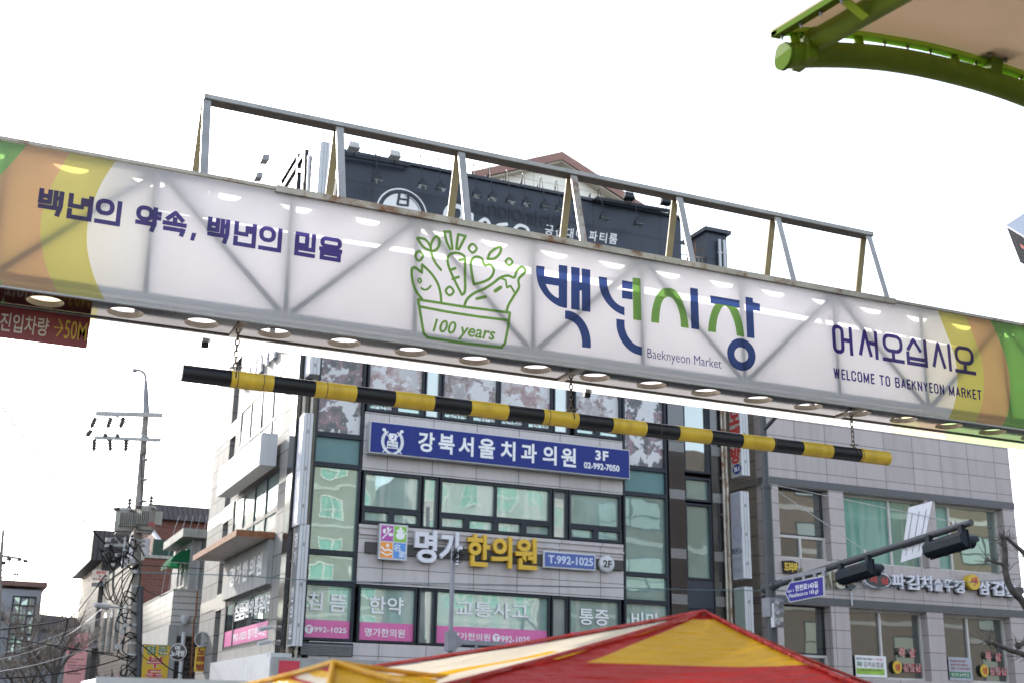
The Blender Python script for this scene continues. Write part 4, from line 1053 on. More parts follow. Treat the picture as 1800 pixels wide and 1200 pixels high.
for ch, a, y in (('공', 958, 395), ('간', 976, 397), ('대', 994, 400), ('여', 1012, 402), ('파', 1035, 405), ('티', 1053, 408), ('룸', 1070, 410)):
    a0, a1 = Fb.px(a, y), Fb.px(a+14.5, y+21); mb.text(Fb, ch, (a0[0], a1[0], a1[1], a0[1]), .02, bold=.015, shear=.15)
mb.build('script_lettering', M['white_text'], bb)
mb = MB(); a0, a1 = Fb.px(832, 352), Fb.px(990, 398); mb.text(Fb, 'STUDIO 파티룸', (a0[0], a1[0], a1[1]+.35, a0[1]-.55), .02, bold=.02); mb.build('faded_lettering', M['navy_faint'], bb)
# side billboard seen edge on, with its steel frame, and the white corner blade
sb = thing('side_billboard', 'white side billboard in a black steel frame on the left roof edge', 'billboard', (8.9, 40, ZTOP))
mb = MB(); mb.box(8.75, 8.9, 35.6, 40.6, ZTOP-.3, 18.0); mb.build('panel', M['white_metal'], sb)
mb = MB(); a_ = PX(543.5, 274, X=8.5); b_ = PX(541, 345, X=8.5); mb.tube([a_, b_], .05, 8); mb.build('white_tube', M['white_metal'], sb)
mb = MB()
SX = lambda x, y: PX(x, y, X=8.6)
for (x0, y0, x1, y1, w_) in ((526, 267, 524, 345, .13), (538, 266, 535, 350, .22), (497, 317, 495.5, 345, .16), (527, 268, 480, 346, .09), (538, 267, 480, 362, .16), (526, 267, 538, 268, .14), (526, 300, 538, 302, .1), (548, 276, 545, 350, .09)):
    mb.beam(SX(x0, y0), SX(x1, y1), .14, w_, (0, 1, 0) if abs(x0-x1) < 4 else (0, 0, 1))
mb.build('steel_frame', M['dark_steel'], sb)
wbx = thing('corner_blade_sign', 'tall white blade sign on the roof corner left of the navy billboard', 'blade sign', (9.3, 35, ZTOP))
p = PX(566, 248, Y=34.3); mb = MB(); mb.box(p.x-.02, p.x+.27, 34.3, 35.25, ZTOP-.2, p.z); mb.build('sign_box', M['white_metal'], wbx)
mb = MB(); mb.box(p.x-.04, p.x-.021, 34.34, 35.2, ZTOP, p.z-.05); mb.build('sign_face', M['white_text'], wbx)
mb = MB(); mb.box(p.x+.08, p.x+.09, 34.29, 34.3, ZTOP, p.z); mb.box(p.x+.17, p.x+.18, 34.29, 34.3, ZTOP, p.z); mb.build('edge_seam', M['grey_metal'], wbx)

ORD = ['first', 'second', 'third', 'fourth', 'fifth', 'sixth', 'seventh', 'eighth', 'ninth', 'tenth', 'eleventh', 'twelfth']
def lamp_pair(px, py, label, name, head_mat, arm_from, d, grp, up=False):
    """small floodlight on a bent arm; head hangs out in front of the board"""
    c = PX(px, py, Y=YB-.05-d); t = thing(name, label, 'floodlight', (c.x, c.y, c.z), grp)
    a = Vector(arm_from)
    mb = MB(); top = Vector((c.x, (a.y+c.y)/2, max(a.z, c.z)+.28))
    mb.tube(smooth([tuple(a), tuple(Vector((a.x*.5+c.x*.5, a.y*.8+c.y*.2, top.z-.05))), tuple(top), tuple(c+Vector((0, .03, .12)))]), .016, 6); mb.build('arm', M['dark_steel'], t)
    mb = MB(); mb.hexa([c+Vector(q) for q in ((-.17, -.13, -.08), (.17, -.13, -.08), (.17, .1, -.12), (-.17, .1, -.12), (-.12, -.08, .09), (.12, -.08, .09), (.12, .08, .08), (-.12, .08, .08))])
    mb.box(c.x-.05, c.x+.05, c.y-.04, c.y+.04, c.z+.09, c.z+.2); mb.build('lamp_head', head_mat, t, .015)
    mb = MB(); mb.hexa([c+Vector(q) for q in ((-.15, -.115, -.088), (.15, -.115, -.088), (.15, .085, -.122), (-.15, .085, -.122), (-.15, -.115, -.081), (.15, -.115, -.081), (.15, .085, -.115), (-.15, .085, -.115))]); mb.build('lens', M['glass_grey'], t)
lo = [(663, 314), (743, 324), (775, 329), (838, 341), (866, 346), (897, 352), (926, 356), (958, 361), (985, 365), (1017, 372), (1062, 381), (1122, 391)]
for k, (x, y) in enumerate(lo):
    c = PX(x, y, Y=YB-.75)
    lamp_pair(x, y, 'small black floodlight hanging before the navy billboard, %s from the left' % ORD[k], 'sign_floodlight', M['dark_steel'], (c.x+.1, YB-.1, bz1+.05), .7, 'black floodlights in front of the billboard')
hi = [(756, 311), (788, 317), (851, 328), (880, 333), (912, 337), (941, 343), (972, 349), (1033, 358)]
for k, (x, y) in enumerate(hi):
    c = PX(x, y, Y=YB+.35)
    lamp_pair(x, y, 'small pale floodlight along the top edge of the billboard, %s from the left' % ORD[k], 'sign_floodlight', M['lamp_white'], (c.x-.1, YB-.02, bz1+.08), -.4, 'pale floodlights on top of the billboard')
for k, (x0, y0, x1, y1, heads) in enumerate(((604, 271, 720, 291, ((622, 256), (694, 271))), (1048, 349, 1180, 372, ((1106, 344), (1171, 353))))):
    t = thing('floodlight_rail', ('black rail with two floodlights above the left end of the billboard', 'black rail with two floodlights above the right end of the billboard')[k], 'floodlight rail', (PX(x0, y0, Y=YB+.1).x, YB+.1, bz1), 'floodlight rails on the billboard')
    a, b = PX(x0, y0, Y=YB-.3), PX(x1, y1, Y=YB-.3); mb = MB(); mb.beam(a, b, .09, .12)
    for p in (a, b): mb.beam(p, (p.x, YB-.02, bz1+.05), .06, .06)
    mb.build('rail', M['dark_steel'], t)
    for (x, y) in heads:
        c = PX(x, y, Y=YB-.9); q = a+(b-a)*((x-x0)/(x1-x0))
        mb = MB(); mb.tube([q, c], .018, 6); mb.build('arm', M['dark_steel'], t)
        mb = MB(); mb.hexa([c+Vector(v) for v in ((-.2, -.1, -.1), (.2, -.1, -.1), (.2, .14, -.16), (-.2, .14, -.16), (-.15, -.05, .12), (.15, -.05, .12), (.15, .1, .1), (-.15, .1, .1))]); mb.build('lamp_head', M['lamp_white'] if k == 0 else M['dark_steel'], t, .02)
for k, (x, y) in enumerate(((466, 280), (455, 311))):
    c = PX(x, y, Y=37.5+2.5*k); t = thing('sign_floodlight', ('upper grey floodlight on a thin arm left of the side billboard', 'lower grey floodlight on a thin arm left of the side billboard')[k], 'floodlight', tuple(c), 'floodlights of the side billboard')
    mb = MB(); mb.tube([c, (8.85, c.y+.3, c.z+.15)], .014, 6); mb.build('arm', M['dark_steel'], t)
    mb = MB(); mb.hexa([c+Vector(v) for v in ((-.16, -.2, -.14), (.1, -.2, -.1), (.1, .2, -.1), (-.16, .2, -.14), (-.1, -.14, .1), (.12, -.14, .14), (.12, .14, .14), (-.1, .14, .1))]); mb.build('lamp_head', M['grey_metal'], t, .02)
# the little gabled house on the roof
YG = 42.0; Gp = Plane('F', YG)
gh = thing('rooftop_house', 'cream sided house with brick red gable roof rising behind the billboard', 'house', (20, YG, ZTOP))
pk, el, er = Gp.px(988, 268), Gp.px(834, 306), Gp.px(1132, 352)
zl = (el[1]+er[1])/2; cxp = pk[0]; hw = (er[0]-el[0])/2; el = (cxp-hw, zl); er = (cxp+hw, zl)
mb = MB(); i_ = .55
mb.hexa([(el[0]+i_, YG+.5, ZTOP-.2), (er[0]-i_, YG+.5, ZTOP-.2), (er[0]-i_, YG+9, ZTOP-.2), (el[0]+i_, YG+9, ZTOP-.2), (el[0]+i_, YG+.5, zl+.15), (er[0]-i_, YG+.5, zl+.15), (er[0]-i_, YG+9, zl+.15), (el[0]+i_, YG+9, zl+.15)])
pg = [(el[0]+i_, zl+.15), (er[0]-i_, zl+.15), (cxp, pk[1]-.2)]
mb.add([(u, YG+.5, v) for u, v in pg], [(0, 1, 2)]); mb.build('wall', M['siding'], gh)
mb = MB()
for sgn, e in ((-1, el), (1, er)):
    for (y0, y1, dz) in ((YG, YG+9.4, 0),):
        a, b = Vector((cxp, y0, pk[1])), Vector((e[0]+sgn*.15, y0, e[1]-.12)); th = Vector((0, 0, -.16))
        mb.hexa([a, b, b+Vector((0, y1-y0, 0)), a+Vector((0, y1-y0, 0)), a+th, b+th, b+th+Vector((0, y1-y0, 0)), a+th+Vector((0, y1-y0, 0))])
mb.build('roof', M['far_roof'], gh)
mb = MB()
for sgn, e in ((-1, el), (1, er)):
    a, b = Vector((cxp, YG-.03, pk[1]+.02)), Vector((e[0]+sgn*.15, YG-.03, e[1]-.10))
    mb.hexa([a, b, b+Vector((0, .05, 0)), a+Vector((0, .05, 0)), a+Vector((0, 0, -.36)), b+Vector((0, 0, -.34)), b+Vector((0, .05, -.34)), a+Vector((0, .05, -.36))])
mb.build('roof_trim', M['roof_red'], gh)
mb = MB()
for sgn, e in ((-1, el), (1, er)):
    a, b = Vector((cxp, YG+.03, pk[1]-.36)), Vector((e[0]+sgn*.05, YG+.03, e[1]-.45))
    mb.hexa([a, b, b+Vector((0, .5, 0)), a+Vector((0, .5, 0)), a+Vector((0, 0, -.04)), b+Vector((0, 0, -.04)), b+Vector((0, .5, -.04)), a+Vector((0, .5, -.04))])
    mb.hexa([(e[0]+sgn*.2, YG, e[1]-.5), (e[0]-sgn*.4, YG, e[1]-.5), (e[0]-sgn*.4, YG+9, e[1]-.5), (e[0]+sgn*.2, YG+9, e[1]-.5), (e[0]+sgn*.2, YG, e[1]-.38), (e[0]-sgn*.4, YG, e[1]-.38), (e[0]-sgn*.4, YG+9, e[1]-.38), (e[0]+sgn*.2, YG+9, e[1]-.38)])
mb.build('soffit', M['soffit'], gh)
# dark lift tower and roof railing
Tp = Plane('F', 36.2)
lt = thing('lift_tower', 'dark capped tower with two white tubes at the right end of the roof', 'roof tower', (23.3, 36.2, ZTOP))
u0, u1, zt_ = Tp.px(1241, 404)[0], Tp.px(1279, 470)[0], Tp.px(1258, 404)[1]
mb = MB(); mb.box(u0, u1, 36.2, 37.6, ZTOP-.3, zt_-.15); mb.build('shaft', M['navy'], lt)
mb = MB(); mb.box(u0-.12, u1+.12, 36.05, 37.75, zt_-.15, zt_); mb.build('cap', M['navy_plain'], lt)
mb = MB()
for x in (1262, 1270):
    u = Tp.px(x, 440)[0]; mb.tube([(u, 36.08, ZTOP-.2), (u, 36.08, zt_-.42)], .055, 10)
for z in (17.2, 18.2): mb.box(Tp.px(1261, 440)[0], Tp.px(1271, 440)[0], 36.1, 36.2, z, z+.06)
mb.build('white_tube', M['white_metal'], lt)
rl = thing('roof_railing', 'thin steel roof railing between the billboard and the dark tower', 'railing', (22.4, 36.3, ZTOP))
ra, rb = Tp.px(1196, 420)[0], u0
mb = MB()
for z in (17.3, 18.0): mb.tube([(ra, 36.4, z), (rb, 36.4, z)], .025, 6)
mb.build('rail', M['galv'], rl)
mb = MB()
for k in range(8): x = ra+(rb-ra)*k/7.5; mb.tube([(x, 36.4, ZTOP), (x, 36.4, 18.0)], .014, 6)
mb.build('baluster', M['galv'], rl)
mb = MB(); mb.tube([(rb-.45, 36.3, ZTOP), (rb-.42, 36.3, 18.55)], .02, 6)
for z in (17.5, 17.9, 18.2): mb.tube([(rb-.8, 36.3, z-.1), (rb-.05, 36.3, z+.1)], .012, 5)
mb.build('aerial', M['rust'], rl)

# ================================================================== the granite building on the right
rbld = thing('granite_building', 'pinkish grey granite building with dark stone bands and barbecue restaurant windows', 'building', (25.2, YB, 0))
RU0, RU1 = 25.2, 36.55
rows = [(zF(1500, 1190)-.1, zF(1560, 1068), [(1378, 1463), (1495, 1632), (1660, 1778)], 1110), (zF(1560, 1006), zF(1560, 872), [(1371, 1460), (1486, 1629), (1647, 1766)], 930)]
rows[1] = (7.15, 9.64, rows[1][2], 930); rows[0] = (3.22, 5.60, rows[0][2], 1110)
mb = MB(); D_ = -.55
zlev = [0, rows[0][0], rows[0][1], rows[1][0], rows[1][1], 12.55, 14.2, 16.2]
def row_boxes(z0, z1, ops, yref):
    e = RU0
    for a, b in ops:
        ua, ub = uF(a, yref), uF(b, yref); mb.pbox(F, e, ua, z0, z1, D_, 0); e = ub
    mb.pbox(F, e, RU1, z0, z1, D_, 0)
for z0, z1, ops, yr in rows: row_boxes(z0, z1, ops, yr)
top_ops = [(1400, 1466), (1538, 1598), (1668, 1725)]
row_boxes(12.55, 14.2, top_ops, 770)
for z0, z1 in ((0, 3.22), (5.60, 7.15), (9.64, 12.55), (14.2, 16.2)): mb.pbox(F, RU0, RU1, z0, z1, D_, 0)
mb.build('wall', M['granite_r'], rbld)
mb = MB(); mb.box(RU0+.01, RU0+.4, YB+.551, YB+14, 0, 16.2)
for z in (): pass
mb.build('side_wall', M['stone_side'], rbld)
mb = MB(); mb.box(RU0+.4, RU1-.02, YB+.56, YB+13.8, .1, 16.1); mb.build('core', M['granite_b'], rbld)
mb = MB()
for z in (5.62, 9.66): mb.pbox(F, RU0-.012, RU1+.01, z, z+.25, -.5, .03)
mb.box(RU0-.013, RU0+.3, YB+.55, YB+14, 9.68, 9.93); mb.box(RU0-.013, RU0+.3, YB+.55, YB+14, 5.62, 5.87)
mb.build('dark_band', M['granite_b'], rbld)
for z0, z1, ops, yr in rows:
    for i, (a, b) in enumerate(ops):
        ua, ub = uF(a, yr), uF(b, yr); up = z0 > 5
        if i == 0:
            zz = z0+ (.85 if up else .75); um = (ua+ub)/2
            window(rbld, F, ua, ub, zz, z1, (), (), .05, d=-.45, df=-.40, mf='frame', mg='glass_dark')
            window(rbld, F, ua, ub, z0, zz-.01, (um,), (), .09, d=-.42, df=-.34, mf='frame_white', mg='glass_dark')
        else:
            um = ua+(ub-ua)*((.62 if i == 1 else .28) if up else (.46 if i == 1 else .44))
            window(rbld, F, ua, ub, z0, z1, (um,), (), .09, d=-.42, df=-.34, mf='frame_white', mg='glass_teal' if up else 'glass_dark')
for a, b in top_ops: window(rbld, F, uF(a, 770), uF(b, 770), 12.55, 14.2, (), (), .09, d=-.3, df=-.1, mf='frame_white', mg='glass_dark')
# restaurant letters
rs_ = thing('restaurant_sign', 'silver channel letters with dark oval and yellow disc across the granite building', 'sign', (32, YB-.1, 6.2))
def Y0(x, y): return F.px(x, y)
mb = MB(); mb.pbox(F, uF(1502, 1018), uF(1797, 1040), 6.50, 6.72, .004, .10); mb.build('mounting_rail', M['charcoal'], rs_)
for t, a, b, zlo, zhi in (('파', 1561, 1584, 6.34, 6.86), ('김', 1587, 1609, 6.34, 6.86), ('치', 1611, 1631, 6.34, 6.86), ('솥', 1635.5, 1650, 6.35, 6.79), ('뚜', 1653, 1668, 6.35, 6.79), ('껑', 1671, 1688, 6.33, 6.79), ('삼', 1714, 1733, 6.34, 6.86), ('겹', 1737, 1757, 6.34, 6.86), ('살', 1759, 1778, 6.34, 6.86)):
    y = 1020+(a-1561)*.07; ua, ub = uF(a, y), uF(b, y)
    vs_, fs_, _ = text2d(t, .025); mb = MB(); vv = [(ua+x*(ub-ua), zlo+q*(zhi-zlo)) for x, q in vs_]
    mb.solid(F, vv, fs_, .10, .22); mb.build('channel_letter', M['silver'], rs_)
    mb = MB(); mb.solid(F, [(x-.03, q-.03) for x, q in vv], fs_, .04, .098); mb.build('dark_letter_copy', M['charcoal'], rs_)  # dark copy of each letter, offset low and left behind it
cu, cv = (uF(1511.5, 1019)+uF(1558.5, 1019))/2, 6.58; rx = (uF(1558.5, 1019)-uF(1511.5, 1019))/2
mb = MB(); vs_, fs_ = union2d([disc((cu, cv), rx, 32, .28)]); mb.solid(F, vs_, fs_, .02, .24); mb.build('oval_rim', M['silver'], rs_)
mb = MB(); vs_, fs_ = union2d([disc((cu, cv), rx-.05, 32, .24)]); mb.solid(F, vs_, fs_, .241, .26); mb.flat(F, *union2d(stroke([(cu-.3, cv+.22), (cu-.35, cv+.34), (cu-.2, cv+.38)], .06)+stroke([(cu-.05, cv+.26), (cu+.1, cv+.38), (cu+.3, cv+.34), (cu+.25, cv+.22)], .07)), .2); mb.build('oval_face', M['charcoal'], rs_)
mb = MB(); mb.text(F, '피', (cu-.36, cu-.06, cv-.12, cv+.13), .265, bold=.04); mb.text(F, '싱', (cu+.1, cu+.42, cv-.14, cv+.12), .265, bold=.04); mb.build('oval_lettering', M['red_ink'], rs_)
cu, cv = uF(1702.5, 1023), 6.76; rx = uF(1713, 1023)-cu
mb = MB(); vs_, fs_ = union2d([disc((cu, cv), rx, 28, .28)]); mb.solid(F, vs_, fs_, .02, .27); mb.build('yellow_disc', M['yellow_sign'], rs_)
mb = MB(); mb.text(F, '생', (cu-.17, cu+.17, cv-.18, cv+.18), .275, bold=.045); mb.build('disc_lettering', M['red_ink'], rs_)
# old karaoke letters and the basement arrow
ks = thing('old_karaoke_letters', 'faded beige channel letters half hidden behind the blue street name sign', 'sign', (29, YB-.1, 6.1))
beige_l = paint('faded_beige_letters', (.40, .38, .29), .6)
for t, a, b in (('노', 1404, 1424), ('래', 1430, 1456), ('방', 1462, 1482)):
    ua, ub = uF(a, 1015), uF(b, 1015); vs_, fs_, _ = text2d(t, .07); mb = MB()
    mb.solid(F, [(ua+x*(ub-ua), 6.2+q*.62) for x, q in vs_], fs_, .02, .18); mb.build('channel_letter', beige_l, ks)
mb = MB(); vs_, fs_ = union2d([[(uF(1375, 1000), 6.62), (uF(1398, 1000), 6.62), (uF(1400, 1000), 6.98), (uF(1390, 1000), 7.05), (uF(1374, 1000), 7.02)]]); mb.solid(F, vs_, fs_, .01, .12); mb.build('lettering_board', M['black_gloss'], ks)
mb = MB(); mb.text(F, '드러와', (uF(1375, 1000), uF(1399, 1000), 6.66, 6.98), .125, bold=.06); mb.build('yellow_lettering', M['yellow_sign'], ks)
ar = thing('basement_arrow_sign', 'small dark down arrow sign with yellow letters on the granite building', 'sign', (30.8, YB-.1, 6.1))
ua, ub = uF(1485, 1012), uF(1496, 1012); um = (ua+ub)/2
mb = MB(); vs_, fs_ = union2d([[(ua, 6.36), (um-.25, 6.36), (um, 6.16), (um+.25, 6.36), (ub, 6.36), (ub, 6.8), (ua, 6.8)]]); mb.solid(F, vs_, fs_, .06, .16); mb.build('arrow_box', M['charcoal'], ar)
mb = MB(); mb.text(F, '지', (um-.12, um+.12, 6.59, 6.77), .165, bold=.03); mb.text(F, '하', (um-.12, um+.12, 6.38, 6.56), .165, bold=.03); mb.build('arrow_lettering', M['yellow_sign'], ar)
mb = MB(); mb.tube([(um+.05, YB-.06, 5.65), (um+.05, YB-.06, 6.15)], .03, 8); mb.build('white_rod', M['white_metal'], ar)
# notices stuck in the restaurant windows
Fw = Plane('F', YB+.33)
nt_ = thing('white_menu_notice', 'white menu notice with green strip in the restaurant window', 'notice', (31.5, YB+.33, 2.9), 'notices in the restaurant windows')
b_ = box_px(Fw, (1501, 1143), (1558, 1181)); b_ = (b_[0], b_[1], 3.3, 4.02); vs0 = .72/.86
mb = MB(); mb.rect(Fw, *b_, .03); mb.build('sheet', M['white_text'], nt_)
mb = MB(); mb.rect(Fw, b_[0]+.03, b_[1]-.1, b_[2]+0.083, b_[2]+0.290, .035); mb.build('green_strip', paint('lime_print', (.28, .46, .06), .5), nt_)
mb = MB(); mb.text(Fw, '김치삼겹살', (b_[0]+.35, b_[1]-.12, b_[2]+0.332, b_[2]+0.515), .035, bold=.01); mb.text(Fw, '대한민국 대표 삼겹살', (b_[0]+.05, b_[1]-.62, b_[2]+0.564, b_[2]+0.647), .035); mb.text(Fw, '신선하고 깨끗한 100% 국내산', (b_[0]+.2, b_[1]-.25, b_[2]+0.199, b_[2]+0.257), .04); mb.build('black_lettering', M['black_ink'], nt_)
mb = MB(); mb.text(Fw, '파', (b_[0]+.06, b_[0]+.31, b_[2]+0.332, b_[2]+0.515), .035, bold=.03); mb.build('green_lettering', M['green_text'], nt_)
mb = MB(); mb.text(Fw, '1+한돈', (b_[1]-.56, b_[1]-.15, b_[2]+0.564, b_[2]+0.647), .035, bold=.01); mb.build('red_lettering', M['red_text'], nt_)
n2 = thing('grey_menu_notice', 'grey notice with green strip in the right restaurant window', 'notice', (34, YB+.33, 2.9), 'notices in the restaurant windows')
b_ = box_px(Fw, (1665, 1150), (1709, 1190)); b_ = (b_[0], b_[1], 3.29, 4.1)
mb = MB(); mb.rect(Fw, *b_, .03); mb.build('sheet', pale_face, n2)
mb = MB(); mb.rect(Fw, b_[0]+.02, b_[1]-.1, b_[2]+.1, b_[2]+.3, .035); mb.build('green_strip', M['green_text'], n2)
mb = MB(); mb.text(Fw, '맛으로 승부한 집', (b_[0]+.1, b_[1]-.18, b_[2]+.14, b_[2]+.26), .04, bold=.01); mb.build('white_lettering', M['white_text'], n2)
mb = MB()
for k, t in enumerate(('한입 담은 한돈 육즙', '정성 담은 파김치', '깊은 고기의 풍미')): mb.text(Fw, t, (b_[0]+.08, b_[1]-.3+.1*k, b_[2]+.64-.13*k, b_[2]+.72-.13*k), .04)
mb.build('red_lettering', M['maroon_text'], n2)
for k, (x0, y0) in enumerate(((1567, 1130), (1720, 1138))):
    dl = thing('red_window_decal', ('red and white window decal with yellow disc, in the left restaurant window', 'red and white window decal with yellow disc, in the right restaurant window')[k], 'decal', (Fw.px(x0, y0)[0], YB+.3, 3.0), 'window decals of the restaurant')
    u0 = Fw.px(x0, y0)[0]
    for bold, dd, mt, nm in ((.045, .03, M['white_text'], 'white_outline'), (.015, .04, M['red_ink'], 'red_lettering')):
        mb = MB(); mb.text(Fw, '목', (u0+.26, u0+.55, 4.02, 4.34), dd, bold=bold); mb.text(Fw, '살', (u0+.72, u0+1.02, 4.02, 4.34), dd, bold=bold)
        mb.text(Fw, '삼겹살', (u0+.41, u0+1.24, 3.52, 3.82), dd, bold=bold); mb.build(nm, mt, dl)
    mb = MB(); mb.flat(Fw, *union2d([disc((u0+.16, 3.67), .2, 24, .22)]), .03); mb.build('yellow_disc', M['yellow_sign'], dl)
    mb = MB(); mb.text(Fw, '생', (u0+.04, u0+.28, 3.55, 3.79), .04, bold=.03); mb.build('disc_lettering', M['red_ink'], dl)

# ================================================================== traffic signal mast
XM = 17.1; YM = 24.0
tm = thing('signal_mast', 'slate grey traffic signal mast with long rising arm before the granite building', 'signal mast', (XM, YM, 0))
mb = MB(); mb.tube([(XM, YM, 0), (XM, YM, 3.2), (XM-.0, YM, 7.05)], .125, 20, r1=.118); mb.tube([(XM, YM, 7.0), (XM, YM, 9.6)], .075, 16)
mb.lathe((XM, YM, 7.0), [(.13, -.06), (.135, 0), (.13, .05), (.08, .06)], 20); mb.build('pole', M['mast'], tm)
A0, A1 = Vector((XM, YM-.1, 4.70)), Vector((XM, 17.62, 5.31))
mb = MB(); mb.tube([A0, A1], .082, 16, r1=.062); mb.tube([A0+Vector((0, .35, -.05)), A0+Vector((0, -.12, .01))], .11, 16); mb.build('arm', M['mast'], tm)
mb = MB(); mb.tube([(XM, YM, 8.35), (XM+.0, YM-.8, 8.7), (XM+.0, YM-2.5, 9.45)], .05, 12); mb.build('upper_brace', M['mast'], tm)
mb = MB()
for p, q in (((XM, YM-.1, 7.02), A0.lerp(A1, .52)+Vector((0, 0, .1))), ((XM, YM-.1, 7.05), A0.lerp(A1, .93)+Vector((0, 0, .1)))): mb.tube([p, q], .008, 5)
for f in (.52, .93): q = A0.lerp(A1, f); mb.box(q.x-.02, q.x+.02, q.y-.03, q.y+.03, q.z+.05, q.z+.13)
mb.build('stay_wire', M['galv'], tm)
mb = MB(); mb.box(XM-.16, XM+.16, YM-.17, YM+.14, 4.0, 4.42); mb.box(XM-.06, XM+.1, YM-.34, YM-.17, 4.08, 4.38); mb.build('clamp', M['mast_light'], tm)
for k, (f0, f1) in enumerate(((.388, .557), (.813, .985))):
    q0, q1 = A0.lerp(A1, f0), A0.lerp(A1, f1); dr = (q1-q0).normalized(); L_ = 1.05; c = (q0+q1)/2+Vector((.02, 0, -.28))
    hd = thing('traffic_signal', ('dark horizontal traffic signal nearer the pole, seen from behind', 'dark horizontal traffic signal at the far tip of the mast arm, seen from behind')[k], 'traffic signal', tuple(c), 'traffic signals on the mast arm')
    vv = Vector((0, 0, 1))-dr*dr.z; vv.normalize(); nn = Vector((1, 0, 0))
    prof = [(-.02, .15), (-.02, -.15), (-.10, -.155), (-.20, -.075), (-.20, .075), (-.10, .155)]
    mb = MB(); vs_ = []
    for s in (-L_/2, L_/2): vs_ += [c+dr*s+nn*a+vv*b for a, b in prof]
    mb.add(vs_, [tuple(range(6)), tuple(range(6, 12))[::-1]]+[(i, (i+1) % 6, 6+(i+1) % 6, 6+i) for i in range(6)]); mb.build('housing', M['head'], hd, .012)
    mb = MB(); mb.hexa([c+dr*(s*L_/2*1.03)+vv*b+nn*d for s, b, d in ((-1, -.18, .0), (1, -.18, .0), (1, .18, .0), (-1, .18, .0), (-1, -.18, -.019), (1, -.18, -.019), (1, .18, -.019), (-1, .18, -.019))]); mb.build('front_plate', M['head'], hd)
    for j in range(3):
        o_ = c+dr*(L_*(j-1)*.33); mb = MB(); N = 20; vs_ = []
        for d, r_ in ((0, .135), (.30, .13)):
            vs_ += [o_+nn*(d*(.75 if math.sin(6.2832*q/N) < -.3 else 1))+dr*(r_*math.cos(6.2832*q/N))+vv*(r_*math.sin(6.2832*q/N)) for q in range(N)]
        mb.add(vs_, [(q, (q+1) % N, N+(q+1) % N, N+q) for q in range(N)], 0, True); mb.build('visor', M['head'], hd)
        mb = MB(); mb.add([o_+nn*.02+dr*(.128*math.cos(6.2832*q/N))+vv*(.128*math.sin(6.2832*q/N)) for q in range(N)], [tuple(range(N))]); mb.build('lens', M['glass_dark'], hd)
    for f in (-.42, .42):
        q = c+dr*(L_*f); mb = MB(); mb.box(q.x-.13, q.x-.03, q.y-.05, q.y+.05, q.z+.13, q.z+.27); mb.build('hanger', M['head'], hd)
# sign plate seen from behind, clamped to the arm
pn = thing('road_sign_back', 'pale aluminium back of a tilted road sign clamped to the mast arm', 'road sign', (XM, 19.1, 4.8))
c = [PX(1583, 988, X=XM+.05), PX(1620, 976, X=XM+.05), PX(1639, 880, X=XM+.05), PX(1597, 891, X=XM+.05)]
mb = MB(); mb.add(c+[p+Vector((.012, 0, 0)) for p in c], [(0, 1, 2, 3), (7, 6, 5, 4), (0, 4, 5, 1), (1, 5, 6, 2), (2, 6, 7, 3), (3, 7, 4, 0)]); mb.build('plate', M['panel_back'], pn)
mb = MB()
for f in (.2, .5, .8):
    a, b = c[0].lerp(c[1], f), c[3].lerp(c[2], f); mb.beam(a.lerp(b, .1)+Vector((-.005, 0, 0)), a.lerp(b, .88)+Vector((-.005, 0, 0)), .012, .010, (1, 0, 0))
mb.build('stiffener', M['panel_back'], pn)
# street name sign on its bracket
PSt = Plane('L', XM-.1)
ss = thing('street_name_sign', 'blue arrow shaped street name sign reading 143 on the signal mast', 'street sign', (XM-.1, 22.8, 4.0), 'blue street name signs')
def PSx(x, y): return PSt.px(x, y)
outer = [PSx(1382, 1042), PSx(1390, 1023), PSx(1450, 1011.5), PSx(1451.5, 1046), PSx(1390, 1058)]
mb = MB(); vs_, fs_ = union2d([outer]); mb.solid(PSt, vs_, fs_, 0, .03); mb.build('sign_plate', M['white_metal'], ss)
cx = sum(p[0] for p in outer)/5; cy = sum(p[1] for p in outer)/5
mb = MB(); vs_, fs_ = union2d([[(cx+(p[0]-cx)*.955, cy+(p[1]-cy)*.92) for p in outer]]); mb.flat(PSt, vs_, fs_, .034); mb.build('sign_face', M['street_blue'], ss)
ang = math.atan2(outer[2][1]-outer[1][1], outer[2][0]-outer[1][0])
fr = Free(PSt.pt(cx, cy, .038), (0, -math.cos(ang), math.sin(ang)), (0, math.sin(ang), math.cos(ang)))
hw = (outer[2][0]-outer[1][0])/2; hh = (outer[2][1]-outer[3][1])/2
mb = MB(); mb.text(fr, '한천로143길', (-hw*.38, hw*.93, -hh*.02, hh*.62), 0, bold=.02); mb.text(fr, 'Hancheon-ro 143-gil', (-hw*.78, hw*.93, -hh*.72, -hh*.16), 0, bold=.01); mb.text(fr, '48+1', (-hw*.9, -hw*.48, -hh*.02, hh*.22), 0, bold=.0)
mb.build('sign_lettering', M['white_text'], ss)
a, b = PSx(1374, 1016), PSx(1450, 999)
mb = MB(); mb.beam(PSt.pt(*a, -.05), PSt.pt(*b, -.05), .07, .09); 
for f in (.25, .5, .75, .95):
    p = PSt.pt(*a, -.05).lerp(PSt.pt(*b, -.05), f); mb.box(p.x-.04, p.x+.02, p.y-.05, p.y+.05, p.z-.15, p.z-.04)
mb.build('bracket_arm', M['mast_light'], ss)
